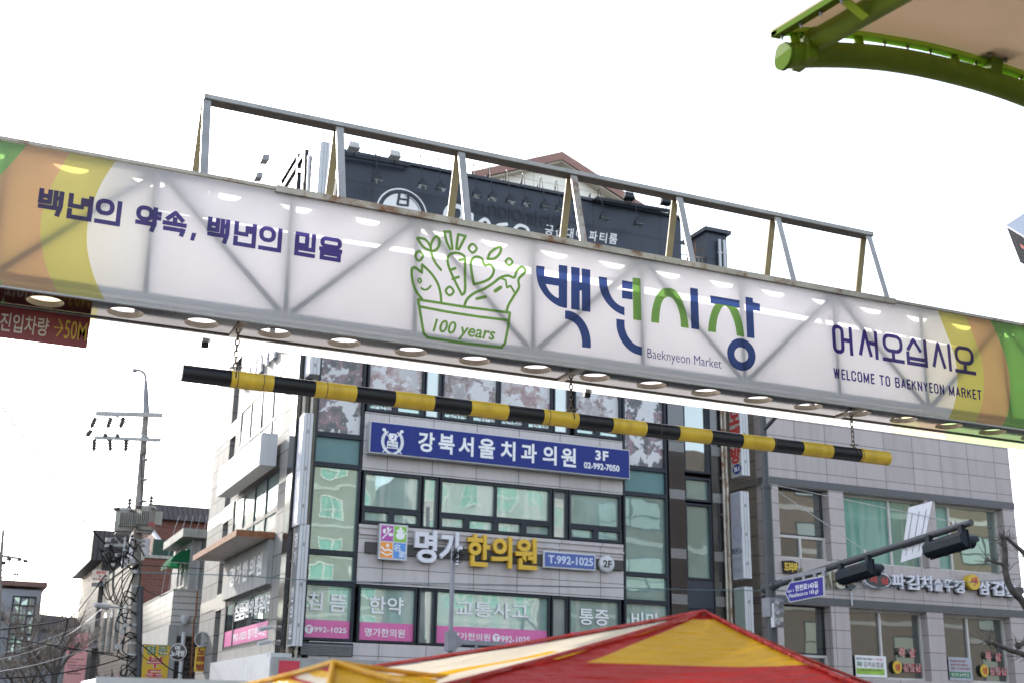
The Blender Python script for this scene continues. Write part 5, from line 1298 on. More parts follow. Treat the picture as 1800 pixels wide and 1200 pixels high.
# the little lamp box on the mast
lb = thing('signal_lamp_box', 'small white box with three grey hooded lamps strapped to the mast', 'lamp box', (XM-.13, YM-.13, 2.4))
bz = [PX(1368, y, Y=YM-.18).z for y in (1060, 1102)]
mb = MB(); bxx = PX(1366, 1080, Y=YM-.2).x; mb.box(bxx-.12, bxx+.05, YM-.25, YM-.12, bz[1], bz[0]); mb.build('box', M['white_metal'], lb)
for k in range(3):
    z = bz[0]+.02-(bz[0]-bz[1])*(k*.42+.02); mb = MB(); mb.tube([(bxx-.02, YM-.24, z), (bxx-.02, YM-.40, z-.05)], .07, 14); mb.build('lamp_hood', M['grey_metal'], lb)

# slim grey pole and its street sign in front of the clinic
sp_ = thing('slim_sign_pole', 'slim grey pole with short bracket arm before the second floor clinic windows', 'pole', (13.1, 31, 0))
Ps = Plane('F', 31.0); p0 = Ps.px(797, 958); p1 = Ps.px(790, 1180); xp = (p0[0]+p1[0])/2
mb = MB(); mb.tube([(xp, 31, 0), (xp, 31, 3.6)], .075, 14); mb.tube([(xp, 31, 3.6), (xp, 31, p0[1])], .06, 14); mb.build('pole', M['mast_light'], sp_)
mb = MB()
for k in range(14):
    z = p0[1]-.15-random.random()*.25; mb.tube(smooth([(xp-.05, 30.93, z), (xp+.15*random.random(), 30.85, z+random.uniform(-.2, .2)), (xp+random.uniform(.0, .3), 30.9, z+random.uniform(-.2, .2)), (xp+.05, 30.95, z)]), .008, 5)
mb.build('cable_tangle', M['cable'], sp_)
zc = Ps.px(800, 1127)[1]
mb = MB(); mb.box(xp-.12, xp+.12, 30.87, 31.13, zc-.24, zc+.26); mb.hexa([(xp+.12, 30.95, zc-.2), (xp+.3, 30.95, zc-.08), (xp+.3, 31.05, zc-.08), (xp+.12, 31.05, zc-.2), (xp+.12, 30.95, zc+.2), (xp+.3, 30.95, zc+.08), (xp+.3, 31.05, zc+.08), (xp+.12, 31.05, zc+.2)]); mb.box(xp+.3, xp+1.55, 30.96, 31.04, zc-.06, zc+.05); mb.build('bracket', M['mast_light'], sp_)
s2 = thing('street_name_sign', 'blue street name sign hanging from the slim pole, half hidden by the striped tent', 'street sign', (xp+1, 30.95, 3.2), 'blue street name signs')
mb = MB(); vs_, fs_ = union2d([[(xp+.40, zc-.5), (xp+.55, zc-.22), (xp+1.55, zc-.22), (xp+1.55, zc-.75), (xp+.55, zc-.75)]]); mb.solid(Plane('F', 31), vs_, fs_, -.01, .02); mb.build('sign_plate', M['white_metal'], s2)
mb = MB(); mb.flat(Plane('F', 31), *union2d([[(xp+.46, zc-.5), (xp+.58, zc-.26), (xp+1.51, zc-.26), (xp+1.51, zc-.71), (xp+.58, zc-.71)]]), .025); mb.build('sign_face', M['street_blue'], s2)
mb = MB(); mb.text(Plane('F', 31), '한천로', (xp+.85, xp+1.45, zc-.46, zc-.29), .03, bold=.02); mb.build('sign_lettering', M['white_text'], s2)
mb = MB(); mb.box(xp+.7, xp+.76, 30.97, 31.03, zc-.22, zc-.06); mb.box(xp+1.35, xp+1.41, 30.97, 31.03, zc-.22, zc-.06); mb.build('hanger', M['mast_light'], s2)

# ================================================================== utility pole on the left
UPX, UPY = 5.72, 45.0
up = thing('utility_pole', 'tall concrete utility pole with crossarms and curved street lamp on top', 'utility pole', (UPX, UPY, 0))
Pu = Plane('F', UPY)
def U(x, y, dy=0): p = PX(x, y, Y=UPY+dy); return p
mb = MB(); mb.tube([(5.95, UPY, 0), U(234, 1180), U(243, 900), U(257, 722)], .20, 16, r1=.105); mb.build('shaft', M['concrete'], up)
mb = MB(); pts = [U(257, 725), U(256.5, 690), U(256.3, 668)]; mb.tube(pts, .12, 12, r1=.06); mb.tube(smooth([U(256.3, 668), U(255.5, 660), U(251, 653), U(244, 650.5), U(236, 650)]), .05, 10); mb.tube([U(239, 650), U(233, 651)], .1, 10, r1=.06); mb.build('lamp_arm', M['mast_light'], up)
for (a, b, w_) in (((168, 726), (286, 729), .16), ((166, 768), (283, 773), .12)):
    mb = MB(); p, q = U(*a, -.2), U(*b, -.2); mb.beam(p, q, .1, w_)
    mb.build('crossarm', M['galv'], up)
mb = MB(); mb.beam(U(201, 728, -.15), U(257, 767, -.15), .05, .05); mb.beam(U(273, 775, -.15), U(257, 797, -.15), .04, .04); mb.build('arm_brace', M['galv'], up)
def insulator(p, q, n=4, r=.1):
    p, q = Vector(p), Vector(q); d = q-p; mb = MB(); mb.tube([p, q], .028, 6)
    for k in range(n):
        c = p+d*((k+.8)/(n+.6)); mb.tube([c-d.normalized()*.05, c+d.normalized()*.04], r, 10, r1=r*.5)
    return mb
for a, b in (((168, 733), (160, 752)), ((195, 733), (189, 752)), ((218, 733), (211, 752)), ((160, 756), (152, 766)), ((166, 771), (165, 793)), ((193, 771), (194, 793)), ((222, 772), (221, 793))):
    insulator(U(*a, -.2), U(*b, -.2)).build('insulator', M['insul'], up)
for a, b in (((186, 767), (184, 761)), ((207, 768), (206, 761))): insulator(U(*a, -.2), U(*b, -.2), 2).build('insulator', M['insul'], up)
mb = MB()
for y in (768, 807, 842, 880, 950, 958, 1030, 1060, 1098, 1130, 1150):
    p = U(257-(y-722)*.05, y); mb.tube([p-Vector((0, 0, .03)), p+Vector((0, 0, .03))], .135+(y-722)*.00022, 14)
mb.build('strap', M['galv'], up)
mb = MB(); mb.tube([U(247, 1030, -.2), U(243, 1200, -.2)], .1, 10); mb.tube([U(262, 785, -.15), U(248, 800, -.15), U(250, 870, -.2), U(244, 900, -.2)], .02, 5); mb.build('riser_pipe', M['mast'], up)
for k, (xc, yt, yb, r_) in enumerate(((217, 893, 934, .33), (255, 889, 932, .31))):
    c = U(xc, yb, -.45); zt_ = U(xc, yt, -.45).z; h = zt_-c.z
    t = thing('transformer', ('grey pole transformer on the left of the pole', 'grey pole transformer with red numerals on the right of the pole')[k], 'transformer', tuple(c), 'transformers on the utility pole')
    mb = MB(); mb.lathe(c, [(r_*.9, 0), (r_, .05), (r_, h*.86), (r_*1.06, h*.87), (r_*1.06, h*.92), (r_*.9, h), (r_*.3, h*1.03)], 24); mb.build('tank', M['trafo'], t)
    mb = MB()
    for j in range(7): u = -.2+.066*j; mb.box(c.x+u-.012+(-.02 if k == 0 else -.16), c.x+u+.012+(-.02 if k == 0 else -.16), c.y-r_-.16, c.y-r_*.8, c.z+h*.18, c.z+h*.78)
    for j in range(5): mb.box(c.x+r_*.8, c.x+r_+.2, c.y-.2+.09*j, c.y-.18+.09*j, c.z+h*.25, c.z+h*.8)
    mb.build('cooling_fin', M['trafo'], t)
    insulator(c+Vector((.1, 0, h)), c+Vector((.1, 0, h+.42)), 3, .1).build('bushing', M['insul'], t)
    mb = MB(); mb.tube([c+Vector((-.25, -.2, h*.95)), c+Vector((-.42, -.3, h*.88))], .06, 8); mb.tube([c+Vector((.12, -.28, h*.93)), c+Vector((.16, -.4, h*.85))], .05, 8); mb.build('terminal', M['insul'], t)
    if k == 1:
        mb = MB(); Pt = Plane('F', c.y-r_-.02); mb.text(Pt, '100', (c.x+.0, c.x+.26, c.z+.12, c.z+.27), .0, bold=.02); mb.build('numerals', M['red_text'], t)
    mb = MB(); mb.box(c.x-.25, c.x+.25, c.y-.02, UPY, c.z-.06, c.z-.005); mb.build('platform_bracket', M['galv'], t)
# knots of cable, boxes and brackets below the transformers
mb = MB(); rnd = random.Random(3)
for k in range(10):
    a = (rnd.uniform(178, 246), rnd.uniform(952, 1012)); pts = []
    for j in range(5): pts.append(tuple(U(a[0]+rnd.uniform(-22, 22)+j*2, a[1]+rnd.uniform(-18, 22), -.3-rnd.random()*.4)))
    mb.tube(smooth(pts), rnd.choice((.012, .016, .024)), 5)
for k in range(6):
    x = rnd.uniform(195, 240); d = rnd.uniform(20, 70); mb.tube(smooth([tuple(U(x-15, 985, -.3)), tuple(U(x-18, 1010+d*.5, -.4)), tuple(U(x-4, 1012+d, -.4)), tuple(U(x+14, 1000+d*.4, -.3)), tuple(U(243, 990, -.2))]), .018, 5)
for k in range(12):
    y = rnd.uniform(1040, 1190); mb.tube(smooth([tuple(U(240, y, -.25)), tuple(U(222+rnd.uniform(-10, 6), y+rnd.uniform(-12, 18), -.4)), tuple(U(212+rnd.uniform(-10, 8), y+30, -.5)), tuple(U(232, y+40, -.3))]), .02, 5)
mb.build('cable_tangle', M['cable'], up)
mb = MB()
for x, y, s in ((190, 948, .16), (205, 975, .14), (222, 986, .15), (232, 985, .2), (182, 972, .12), (214, 1110, .16), (222, 1098, .14), (198, 992, .12), (236, 1004, .15), (208, 1136, .2), (188, 958, .12)):
    p = U(x, y, -.45); mb.box(p.x-s/2, p.x+s/2, p.y-.1, p.y+.05, p.z-s*.4, p.z+s*.4)
    mb.tube([p, p+Vector((s, .1, s*.6))], .02, 5)
mb.build('junction_clamp', M['galv'], up)
mb = MB(); p = U(218, 988, -.3); mb.box(p.x-.1, p.x+.1, p.y-.1, p.y+.05, p.z-.15, p.z+.15); p = U(219, 960, -.2); mb.tube([p-Vector((0, 0, .6)), p+Vector((0, 0, .35))], .04, 8); mb.build('fuse_box', M['white_metal'], up)
mb = MB(); p, q = U(195, 957, -.1), U(240, 958, -.1); mb.beam(p, q, .06, .1); mb.build('lower_crossarm', M['galv'], up)
mb = MB(); p, q = U(230, 1070, -.1), U(166, 1062, -1.5); mb.tube([p, q], .03, 8); q2 = U(190, 1066, -1.2); mb.tube([q2, q], .11, 10, r1=.07); mb.build('street_lamp_arm', M['lamp_white'], up)
dn = thing('clearance_tag', 'small cream danger tag with red and black lettering hanging on the cables', 'warning tag', tuple(U(176, 1012, -.8)))
Pd = Plane('F', UPY-.8); b_ = box_px(Pd, (163, 1001), (190, 1021))
mb = MB(); mb.pbox(Pd, *b_, -.01, .01); mb.build('tag_plate', paint('cream_tag', (.66, .55, .46), .6), dn)
W_, H_ = b_[1]-b_[0], b_[3]-b_[2]
mb = MB(); mb.text(Pd, '위험', (b_[0]+W_*.2, b_[0]+W_*.8, b_[2]+H_*.62, b_[2]+H_*.95), .015, bold=.06); mb.text(Pd, '4.5', (b_[0]+W_*.36, b_[0]+W_*.72, b_[2]+H_*.06, b_[2]+H_*.3), .015, bold=.05); mb.build('red_lettering', M['red_text'], dn)
mb = MB(); mb.text(Pd, 'kt', (b_[0]+W_*.42, b_[0]+W_*.56, b_[2]+H_*.36, b_[2]+H_*.58), .015, bold=.03); mb.text(Pd, '높이', (b_[0]+W_*.06, b_[0]+W_*.33, b_[2]+H_*.06, b_[2]+H_*.28), .015, bold=.02); mb.text(Pd, 'M', (b_[0]+W_*.76, b_[0]+W_*.9, b_[2]+H_*.06, b_[2]+H_*.26), .015, bold=.02); mb.flat(Pd, *union2d([disc((b_[0]+W_*.86, b_[2]+H_*.5), .03, 12)]), .015); mb.build('black_lettering', M['black_ink'], dn)

# ---- cables strung across
def cable(label, pts, r=.016, mat='cable', sag=True):
    q = [tuple(PX(x, y, Y=Y)) for x, y, Y in pts]
    mb = MB(); mb.tube(smooth(q, False, 8), r, 6); o = mb.build('overhead_cable', M[mat]); tag(o, label, 'cable', 'overhead cables')
cable('thin black cable slanting down from the left picture edge to the transformer pole', [(0, 708, 40), (60, 795, 42), (120, 878, 43.5), (178, 948, 44.5), (240, 1008, 44.7)], .026)
cable('thick dark cable running from the danger tag down to the lower left edge', [(185, 1010, 44.2), (155, 1050, 43), (122, 1085, 41), (60, 1098, 38), (-10, 1107, 35)], .022)
cable('pale cable sloping up from the lower left edge to the pole', [(-10, 1181, 30), (60, 1168, 34), (130, 1148, 39), (240, 1112, 44.7)], .011, 'galv')
cable('black cable crossing the bare tree toward the pole foot', [(-10, 1118, 36), (60, 1128, 39), (110, 1136, 41), (180, 1148, 43), (235, 1158, 44.8)], .018)
cable('thin cable crossing before the pink vertical banner', [(-10, 1160, 36), (60, 1142, 40), (130, 1108, 44), (190, 1060, 48), (240, 1020, 52)], .008, 'galv')
cable('drooping cable fork below the danger tag', [(119, 1086, 41), (116, 1105, 41), (108, 1125, 41), (100, 1137, 41), (150, 1142, 43), (200, 1148, 44)], .02)
cable('cable sagging from the pole to the white tiled balcony', [(246, 1028, 45), (262, 1040, 48), (280, 1046, 51), (292, 1043, 53.5)], .016)
cable('upper straight dark cable from the pole to the clinic side wall', [(245, 992, 44.7), (300, 995, 46), (358, 999, 47)], .014)
cable('faded blue cable crossing the side wall under the rusty canopy', [(240, 1005, 33.5), (420, 1011, 33.8), (535, 1018, 34.1), (700, 1023, 34.3), (900, 1027, 34.2), (1120, 1033, 34), (1350, 1037, 33.5), (1560, 1031, 33), (1810, 1015, 32)], .012, 'cable_blue')
cable('thin dark cable crossing the grey granite below the gold letters', [(535, 1020, 34.6), (720, 1026, 34.8), (900, 1029, 34.8), (1100, 1033, 34.8)], .007)
cable('twin cable dropping from the pole past the yellow sign', [(240, 1125, 44.6), (270, 1150, 44), (300, 1175, 43.5), (340, 1188, 43)], .022)
cable('slack cable looping below the round karaoke sign', [(245, 1145, 44.5), (262, 1160, 45), (285, 1155, 47), (302, 1143, 49)], .014)
cable('pale cable at the lower left passing under the bare tree', [(-10, 1150, 40), (40, 1138, 42), (90, 1120, 44), (160, 1092, 48), (200, 1078, 52)], .008, 'galv')
cable('lowest dark cable above the stall edge at lower left', [(-10, 1192, 40), (80, 1186, 42), (160, 1172, 44), (235, 1150, 44.9)], .02)
for k in range(5):
    cable('thin drop cable over the red brick wall, %s from the left' % ORD[k], [(278+k*10, 1075+k*2, 54), (290+k*11, 1010, 56), (304+k*13, 940+k, 58), (316+k*12, 905, 59)], .008, 'galv')

# ================================================================== side street on the left
XS = 8.6; Ls = Plane('L', XS)
# white tiled house
wt = thing('white_tiled_house', 'white tiled two storey house with black brick ground floor beyond the clinic building', 'house', (XS, 55, 0))
zt0 = Ls.px(305, 1037)[1]; zt1 = Ls.px(305, 1095)[1]; Fh = Plane('F', 55.0)
yfar = -Ls.px(246, 1090)[0]
mb = MB(); mb.box(XS, 14, 55, 64, zt1-.0, zt0); mb.build('tiled_parapet', M['tile_white'], wt)
mb = MB(); mb.box(XS+.1, 13.9, 55.1, 64, 0, zt1-.15); mb.build('brick_base', M['brick_black'], wt)
mb = MB(); mb.box(XS-.05, XS+.1, 55.3, 64, zt1-1.2, zt1-.003); mb.box(XS-.06, XS+.3, 54.95, 55.25, 0, zt1-.003); mb.box(XS+.3, 14, 54.98, 55.1, zt1-.45, zt1-.003); mb.build('white_fascia', M['plaster'], wt)
mb = MB(); mb.box(XS-.02, 14, 54.97, 64, zt0, zt0+.09); mb.build('coping', M['concrete_edge'], wt)
mb = MB(); mb.tube([(PX(326, 1100, Y=54.8).x, 54.85, 0), (PX(326, 1085, Y=54.8).x, 54.85, zt1-.3)], .09, 10); p = PX(326, 1083, Y=54.8); mb.lathe((p.x, 54.85, p.z-.1), [(.1, -.2), (.2, 0), (.2, .15)], 10); mb.build('white_drainpipe', M['white_metal'], wt)
mb = MB(); q = [PX(347, 1036, Y=54.8), PX(344, 1083, Y=54.8), PX(341, 1088, Y=54.8), PX(335, 1190, Y=54.8)]; mb.tube(q, .035, 8); mb.build('red_drainpipe', M['rust'], wt)
mb = MB()
for k in range(5): mb.box(XS-.02, XS+.0, 56.2+k*1.25, 56.3+k*1.25, zt1-2.6, zt1-1.25)
mb.box(XS-.035, XS-.0, 55.9, 62, zt1-3.0, zt1-2.55); mb.build('shop_mullion', M['dark_steel'], wt)
mb = MB(); mb.box(XS+.0, XS+.09, 55.9, 62, 0, zt1-1.21); mb.build('shop_window', M['white_metal'], wt)
# upper storey with slab roof and green awning window
ux0 = PX(334, 1000, Y=55.6).x; us_z0, us_z1 = zt0+.1, 8.72
mb = MB(); mb.box(ux0, ux0+6, 55.6, 60.5, us_z0-.1, us_z1+.3); mb.build('upper_wall', M['plaster'], wt)
mb = MB(); mb.box(ux0-.55, ux0+6, 54.9, 60.2, us_z1+.3, us_z1+.66); mb.build('roof_slab', M['concrete_edge'], wt)
mb = MB(); mb.tube([(ux0+.35, 55.5, us_z0), (ux0+.35, 55.5, us_z1+.2)], .07, 8); mb.build('drainpipe', M['plaster'], wt)
Lu = Plane('L', ux0)
window(wt, Lu, -58.6, -56.6, us_z0+.25, us_z0+1.9, (-57.6,), (), .08, d=-.02, df=.06, mf='frame_white', mg='glass_dark')
aw = thing('green_awning', 'dark green window awning with scalloped edge on the white tiled house', 'awning', (ux0, 57, us_z0+2.4))
mb = MB(); Lq = []
z0a, z1a = us_z0+1.75, 8.62
prof = [(0.02, z1a), (.35, z1a-.08), (.65, z1a-.3), (.85, z1a-.62)]
ys = [55.9+k*.18 for k in range(14)]
for y in ys: Lq += [Vector((ux0-a, y, z)) for a, z in prof]+[Vector((ux0-.85, y, prof[-1][1]-.14-.06*abs(math.sin((y-56.2)*7.8))))]
m_ = 5
mb.add(Lq, [(i*m_+j, i*m_+j+1, (i+1)*m_+j+1, (i+1)*m_+j) for i in range(len(ys)-1) for j in range(m_-1)])
for y in (55.9, ys[-1]):
    mb.add([Vector((ux0-.02, y, z1a-.62))]+[Vector((ux0-a, y, z)) for a, z in prof], [(0, 1, 2, 3, 4)])
mb.build('awning_cloth', M['awning'], aw)
mb = MB()
for y in (55.9, ys[-1]): mb.tube([(ux0, y, z1a-.62), (ux0-.85, y, z1a-.62)], .02, 6)
mb.build('awning_frame', M['galv'], aw)
# karaoke and property signs on this house
def roundsign(name, label, c, r, grp):
    t = thing(name, label, 'sign', tuple(c), grp); nrm = Vector((-.35, -.94, 0)).normalized(); uu = Vector((-nrm.y, nrm.x, 0))*1
    fr = Free(c, uu, (0, 0, 1))
    if fr.n.dot(nrm) < 0: fr = Free(c, -uu, (0, 0, 1))
    mb = MB(); vs_, fs_ = union2d([disc((0, 0), r, 32)]); mb.solid(fr, vs_, fs_, -.28, 0); mb.build('drum', M['black_gloss'], t)
    mb = MB(); mb.flat(fr, *union2d(stroke(disc((0, 0), r*.93, 32), r*.07, True)), .012); mb.build('white_ring', M['white_text'], t)
    return t, fr
t, fr = roundsign('karaoke_round_sign', 'round black karaoke sign with white OK lettering before the black brick wall', PX(313, 1145, Y=52.0), PX(328.5, 1145, Y=52.0).x-PX(313, 1145, Y=52.0).x, 'round black signs')
mb = MB(); mb.text(fr, 'OK', (-.13, .10, .09, .24), .012, bold=.03); mb.text(fr, '노래방', (-.27, .27, -.17, .07), .012, bold=.03); mb.build('sign_lettering', M['white_text'], t)
c = PX(355, 1122.5, Y=46.5)
t, fr = roundsign('dotted_round_sign', 'round black sign with white dotted arrow beside the clinic side wall', c, PX(368.5, 1122.5, Y=46.5).x-c.x, 'round black signs')
mb = MB(); pol = []
for i in range(7):
    for j in range(11):
        x_, y_ = -.02+i*.035, .2-j*.04
        if x_ < .24-abs(y_)*.8 or (i < 3): pol.append(disc((x_, y_), .012, 6))
mb.flat(fr, *union2d(pol), .012); mb.build('dot_pattern', M['white_text'], t)
ym = thing('yellow_karaoke_banner', 'narrow yellow banner with maroon lettering below the dotted round sign', 'banner', tuple(PX(352, 1160, Y=46.6)))
Pm = Plane('F', 46.6); b_ = box_px(Pm, (345, 1136), (362, 1180))
mb = MB(); mb.pbox(Pm, *b_, -.06, 0); mb.build('banner_sheet', M['yellow_sign'], ym)
mb = MB()
for k, ch in enumerate('노래방'): z = b_[3]-.02-(k+1)*(b_[3]-b_[2])/3.1; mb.text(Pm, ch, (b_[0]+.05, b_[1]-.05, z+.03, z+.27), .006, bold=.05)
mb.build('banner_lettering', M['maroon_text'], ym)
ys_ = thing('yellow_property_sign', 'yellow vertical sign with green and red lettering beside the utility pole', 'sign', tuple(PX(272, 1170, Y=50.5)))
Py = Plane('F', 50.5); b_ = box_px(Py, (252, 1131), (293, 1215))
mb = MB(); mb.pbox(Py, b_[0], b_[1], b_[2], b_[3], -.3, 0); mb.build('sign_box', M['grey_metal'], ys_)
mb = MB(); mb.pbox(Py, b_[0]+.03, b_[1]-.03, b_[2], b_[3]-.03, .001, .015); mb.build('sign_face', M['yellow_sign'], ys_)
W_ = b_[1]-b_[0]
for (t, x0, x1, y0, y1, mt) in (('명', .1, .47, 1134, 1150, 'green_text'), ('문', .53, .9, 1134, 1150, 'green_text'), ('부', .18, .8, 1153, 1173, 'red_text'), ('동', .18, .8, 1176, 1196, 'red_text')):
    zhi, zlo = Py.px(272, y0)[1], Py.px(272, y1)[1]
    for bold, dd, mm, nm in ((.045, .018, M['white_text'], 'white_outline'), (.018, .024, M[mt], 'sign_lettering')):
        mb = MB(); mb.text(Py, t, (b_[0]+W_*x0, b_[0]+W_*x1, zlo, zhi), dd, bold=bold); mb.build(nm, mm, ys_)
# brick house behind
bh = thing('brick_house', 'red brick house with dark patterned brick side and dark roof storey beyond the pole', 'house', (XS, 66, 0))
zb1 = PX(275, 977, Y=66).z
mb = MB(); mb.box(XS, 22, 66, 80, 0, zb1); mb.build('front_wall', M['brick_red'], bh)
mb = MB(); mb.box(XS-.25, XS-.005, 65.98, 80, 0, zb1-.25); mb.build('side_wall', M['brick_dark'], bh)
mb = MB(); mb.box(XS-.32, XS+.1, 65.9, 80, zb1-.25, zb1+.05); mb.box(XS+.1, 22, 65.9, 66.05, zb1-.1, zb1+.05); mb.build('coping', M['concrete_edge'], bh)
Lb = Plane('L', XS-.25)
def arch(yc, z0, z1, hw):
    pts = [(-yc-hw, z0), (-yc+hw, z0), (-yc+hw, z1)]+[(-yc+hw*math.cos(R(a)), z1+hw*math.sin(R(a))) for a in range(15, 180, 15)]+[(-yc-hw, z1)]
    return union2d([pts])
for yc in (68.3, 71.2, 74.2, 77.2):
    for z0, z1 in ((4.9, 6.6), (1.2, 3.0)):
        mb = MB(); mb.flat(Lb, *arch(yc, z0, z1, .8), .015); f_ = mb.build('arched_window', M['frame'], bh)
        mb = MB(); mb.flat(Lb, *arch(yc, z0+.1, z1, .66), .03); mb.build('pane', M['glass_grey'], f_)
mb = MB(); mb.box(XS+.5, 21, 66.2, 66.28, zb1+.05, zb1+.9); mb.build('green_screen', paint('dark_green_screen', (.015, .05, .035), .7), bh)
px0 = PX(272, 930, Y=71).x; zt_a, zt_b = PX(275, 912, Y=71).z, PX(275, 889, Y=71).z
mb = MB(); mb.box(px0, px0+9, 71, 79, zb1, zt_a); mb.build('upper_wall', M['brick_red'], bh)
mb = MB(); mb.hexa([(px0-.3, 70.6, zt_a), (px0+9.3, 70.6, zt_a), (px0+9.3, 79.4, zt_a), (px0-.3, 79.4, zt_a), (px0-.3, 70.8, zt_b+.1), (px0+9.3, 70.8, zt_b+.1), (px0+9.3, 79.4, zt_b+.1), (px0-.3, 79.4, zt_b+.1)]); mb.build('roof', M['dark_clad'], bh)
mb = MB(); mb.box(px0-1.2, px0-.1, 71.5, 71.7, zb1, zb1+1.6); mb.beam((px0-.2, 70.9, zt_a-.6), (PX(297, 972, Y=67).x, 67, PX(297, 972, Y=67).z), .22, .12); mb.build('white_chute', M['white_metal'], bh)
mb = MB()
for k in range(4): x = px0-2.6+k*.4; mb.tube([(x, 66.5, zb1+.9), (x+.9, 66.5, zb1+.05)], .025, 5)
mb.build('stair_rail', M['galv'], bh)
# grey house with dark metal roof box further down the street
gb = thing('dark_clad_house', 'grey house with dark brown metal clad top storey at the far end of the street', 'house', (XS-.9, 81, 0))
Yg = 81.0; xg0, xg1 = PX(166, 1100, Y=Yg).x, PX(250, 1000, Y=Yg).x; z1g = PX(170, 985, Y=Yg).z; z2g = PX(190, 933, Y=Yg).z
mb = MB(); mb.box(xg0, xg1+4, Yg, Yg+12, 0, z1g); mb.build('wall', courses('grey_ashlar', (.15, .145, .145), (.12, .115, .115), (.08, .08, .08), .9, .4, .02, .5), gb)
mb = MB(); mb.box(PX(162, 960, Y=Yg-.4).x, xg1+2, Yg-.4, Yg+12, z1g, z2g); mb.build('metal_top', M['dark_clad'], gb)
Fg = Plane('F', Yg)
for (a, b) in (((166, 1102), (178, 1125)), ((168, 1000), (178, 1012))):
    b_ = box_px(Fg, a, b); window(gb, Fg, b_[0], b_[1], b_[2], b_[3], ((b_[0]+b_[1])/2,), (), .1, d=.01, df=.05, mf='frame_white', mg='glass_grey')
mb = MB(); z = Fg.px(170, 1130)[1]; mb.box(xg0-.3, xg0+2.2, Yg-.9, Yg, z-.35, z); z = Fg.px(165, 1027)[1]; mb.box(xg0-.5, xg0+.8, Yg-.5, Yg, z-.1, z+.1); mb.build('balcony', M['plaster'], gb)
mb = MB(); mb.tube([(PX(184, 1100, Y=Yg-.2).x, Yg-.2, 0), (PX(184, 1000, Y=Yg-.2).x, Yg-.2, z1g)], .12, 8); mb.build('drainpipe', M['mast'], gb)

# far white flats with a glazed stair tower
Yw = 92.0; Fw2 = Plane('F', Yw)
wf = thing('white_stair_tower_flats', 'white flats with glazed stair tower and dark roofs at lower left', 'building', (4, Yw, 0))
def B2(tl, br): return box_px(Fw2, tl, br)
b_ = B2((20, 1035), (55, 1200)); mb = MB(); mb.box(b_[0]-.6, b_[1], Yw, Yw+9, 0, b_[3]+.05); mb.build('tower_wall', M['far_white'], wf)
tz = Fw2.px(40, 1030)[1]
mb = MB(); mb.box(b_[0]-1.2, b_[1]+.25, Yw-.35, Yw+9, tz, tz+.35); mb.build('tower_roof', M['roof_red'], wf)
b2 = B2((23, 1046), (50, 1165)); zz = [b2[2]+(b2[3]-b2[2])*k/7 for k in range(1, 7)]
window(wf, Fw2, b2[0], b2[1], b2[2], b2[3], (b2[0]+(b2[1]-b2[0])/3, b2[0]+(b2[1]-b2[0])*2/3), zz, .1, d=.0, df=.1, mg='glass2', name='stair_window')
b3 = B2((52, 1095), (146, 1200)); mb = MB(); mb.box(b3[0], b3[1]-.3, Yw+2, Yw+10, 0, Fw2.px(100, 1103)[1]); mb.box(-4, b_[0]-.6, Yw+1, Yw+9, 0, Fw2.px(10, 1085)[1]); mb.build('wing_wall', M['far_white'], wf)
za, zb_ = Fw2.px(100, 1104)[1], Fw2.px(70, 1072)[1]
mb = MB(); mb.hexa([(b3[0], Yw+1.4, za), (b3[1], Yw+1.4, za), (b3[1], Yw+11, za), (b3[0], Yw+11, za), (b3[0], Yw+2.6, zb_), (b3[1]-.6, Yw+2.6, zb_-.2), (b3[1]-.6, Yw+9, zb_-.2), (b3[0], Yw+9, zb_)])
z5, z6 = Fw2.px(10, 1088)[1], Fw2.px(5, 1062)[1]
mb.hexa([(-4, Yw-.3, z5), (b_[0]-.1, Yw-.3, z5), (b_[0]-.1, Yw+9, z5), (-4, Yw+9, z5), (-4, Yw+.3, z6), (b_[0]-.5, Yw+.3, z6), (b_[0]-.5, Yw+8, z6), (-4, Yw+8, z6)]); mb.build('roof', M['far_roof'], wf)
mb = MB(); mb.box(-4, b_[0]-.65, Yw+.85, Yw+1, z5-1.6, z5-1.3); mb.build('grey_string_course', M['grey_metal'], wf)
# pink vertical banner
pb = thing('pink_bagel_banner', 'pale pink vertical banner with red script and black menu lines beside bare tree', 'banner', tuple(PX(135, 1150, Y=76)))
Pp = Plane('F', 76.0); b_ = box_px(Pp, (121, 1111), (145, 1225))
mb = MB(); mb.pbox(Pp, *b_, -.03, 0); mb.build('banner_sheet', M['pink_banner'], pb)
W_ = b_[1]-b_[0]
mb = MB(); z = Pp.px(130, 1140)[1]; mb.text(Pp, 'Sunday', (b_[0]+W_*.12, b_[1]-W_*.08, z, z+.26), .006, bold=.02, shear=.2); mb.text(Pp, 'Bagel', (b_[0]+W_*.1, b_[1]-W_*.25, z-.27, z-.02), .006, bold=.02, shear=.2); mb.build('red_lettering', M['red_text'], pb)
mb = MB()
for k, t in enumerate(('hot bagel', 'plain', 'brick cave', 'everything', 'coffee', 'espresso')):
    z = Pp.px(130, 1158+k*5.2)[1]; mb.text(Pp, t, (b_[0]+W_*.12, b_[0]+W_*(.12+.085*len(t)), z-.05, z+.07), .006, bold=.02)
mb.build('menu_lettering', M['black_ink'], pb)
mb = MB(); mb.tube([(b_[0]-.06, 76.05, 0), (b_[0]-.06, 76.05, b_[3]+.1)], .04, 6); mb.tube([(b_[0]-.06, 76.05, b_[3]+.05), (b_[1], 76.05, b_[3]+.05)], .03, 6); mb.build('banner_pole', M['galv'], pb)
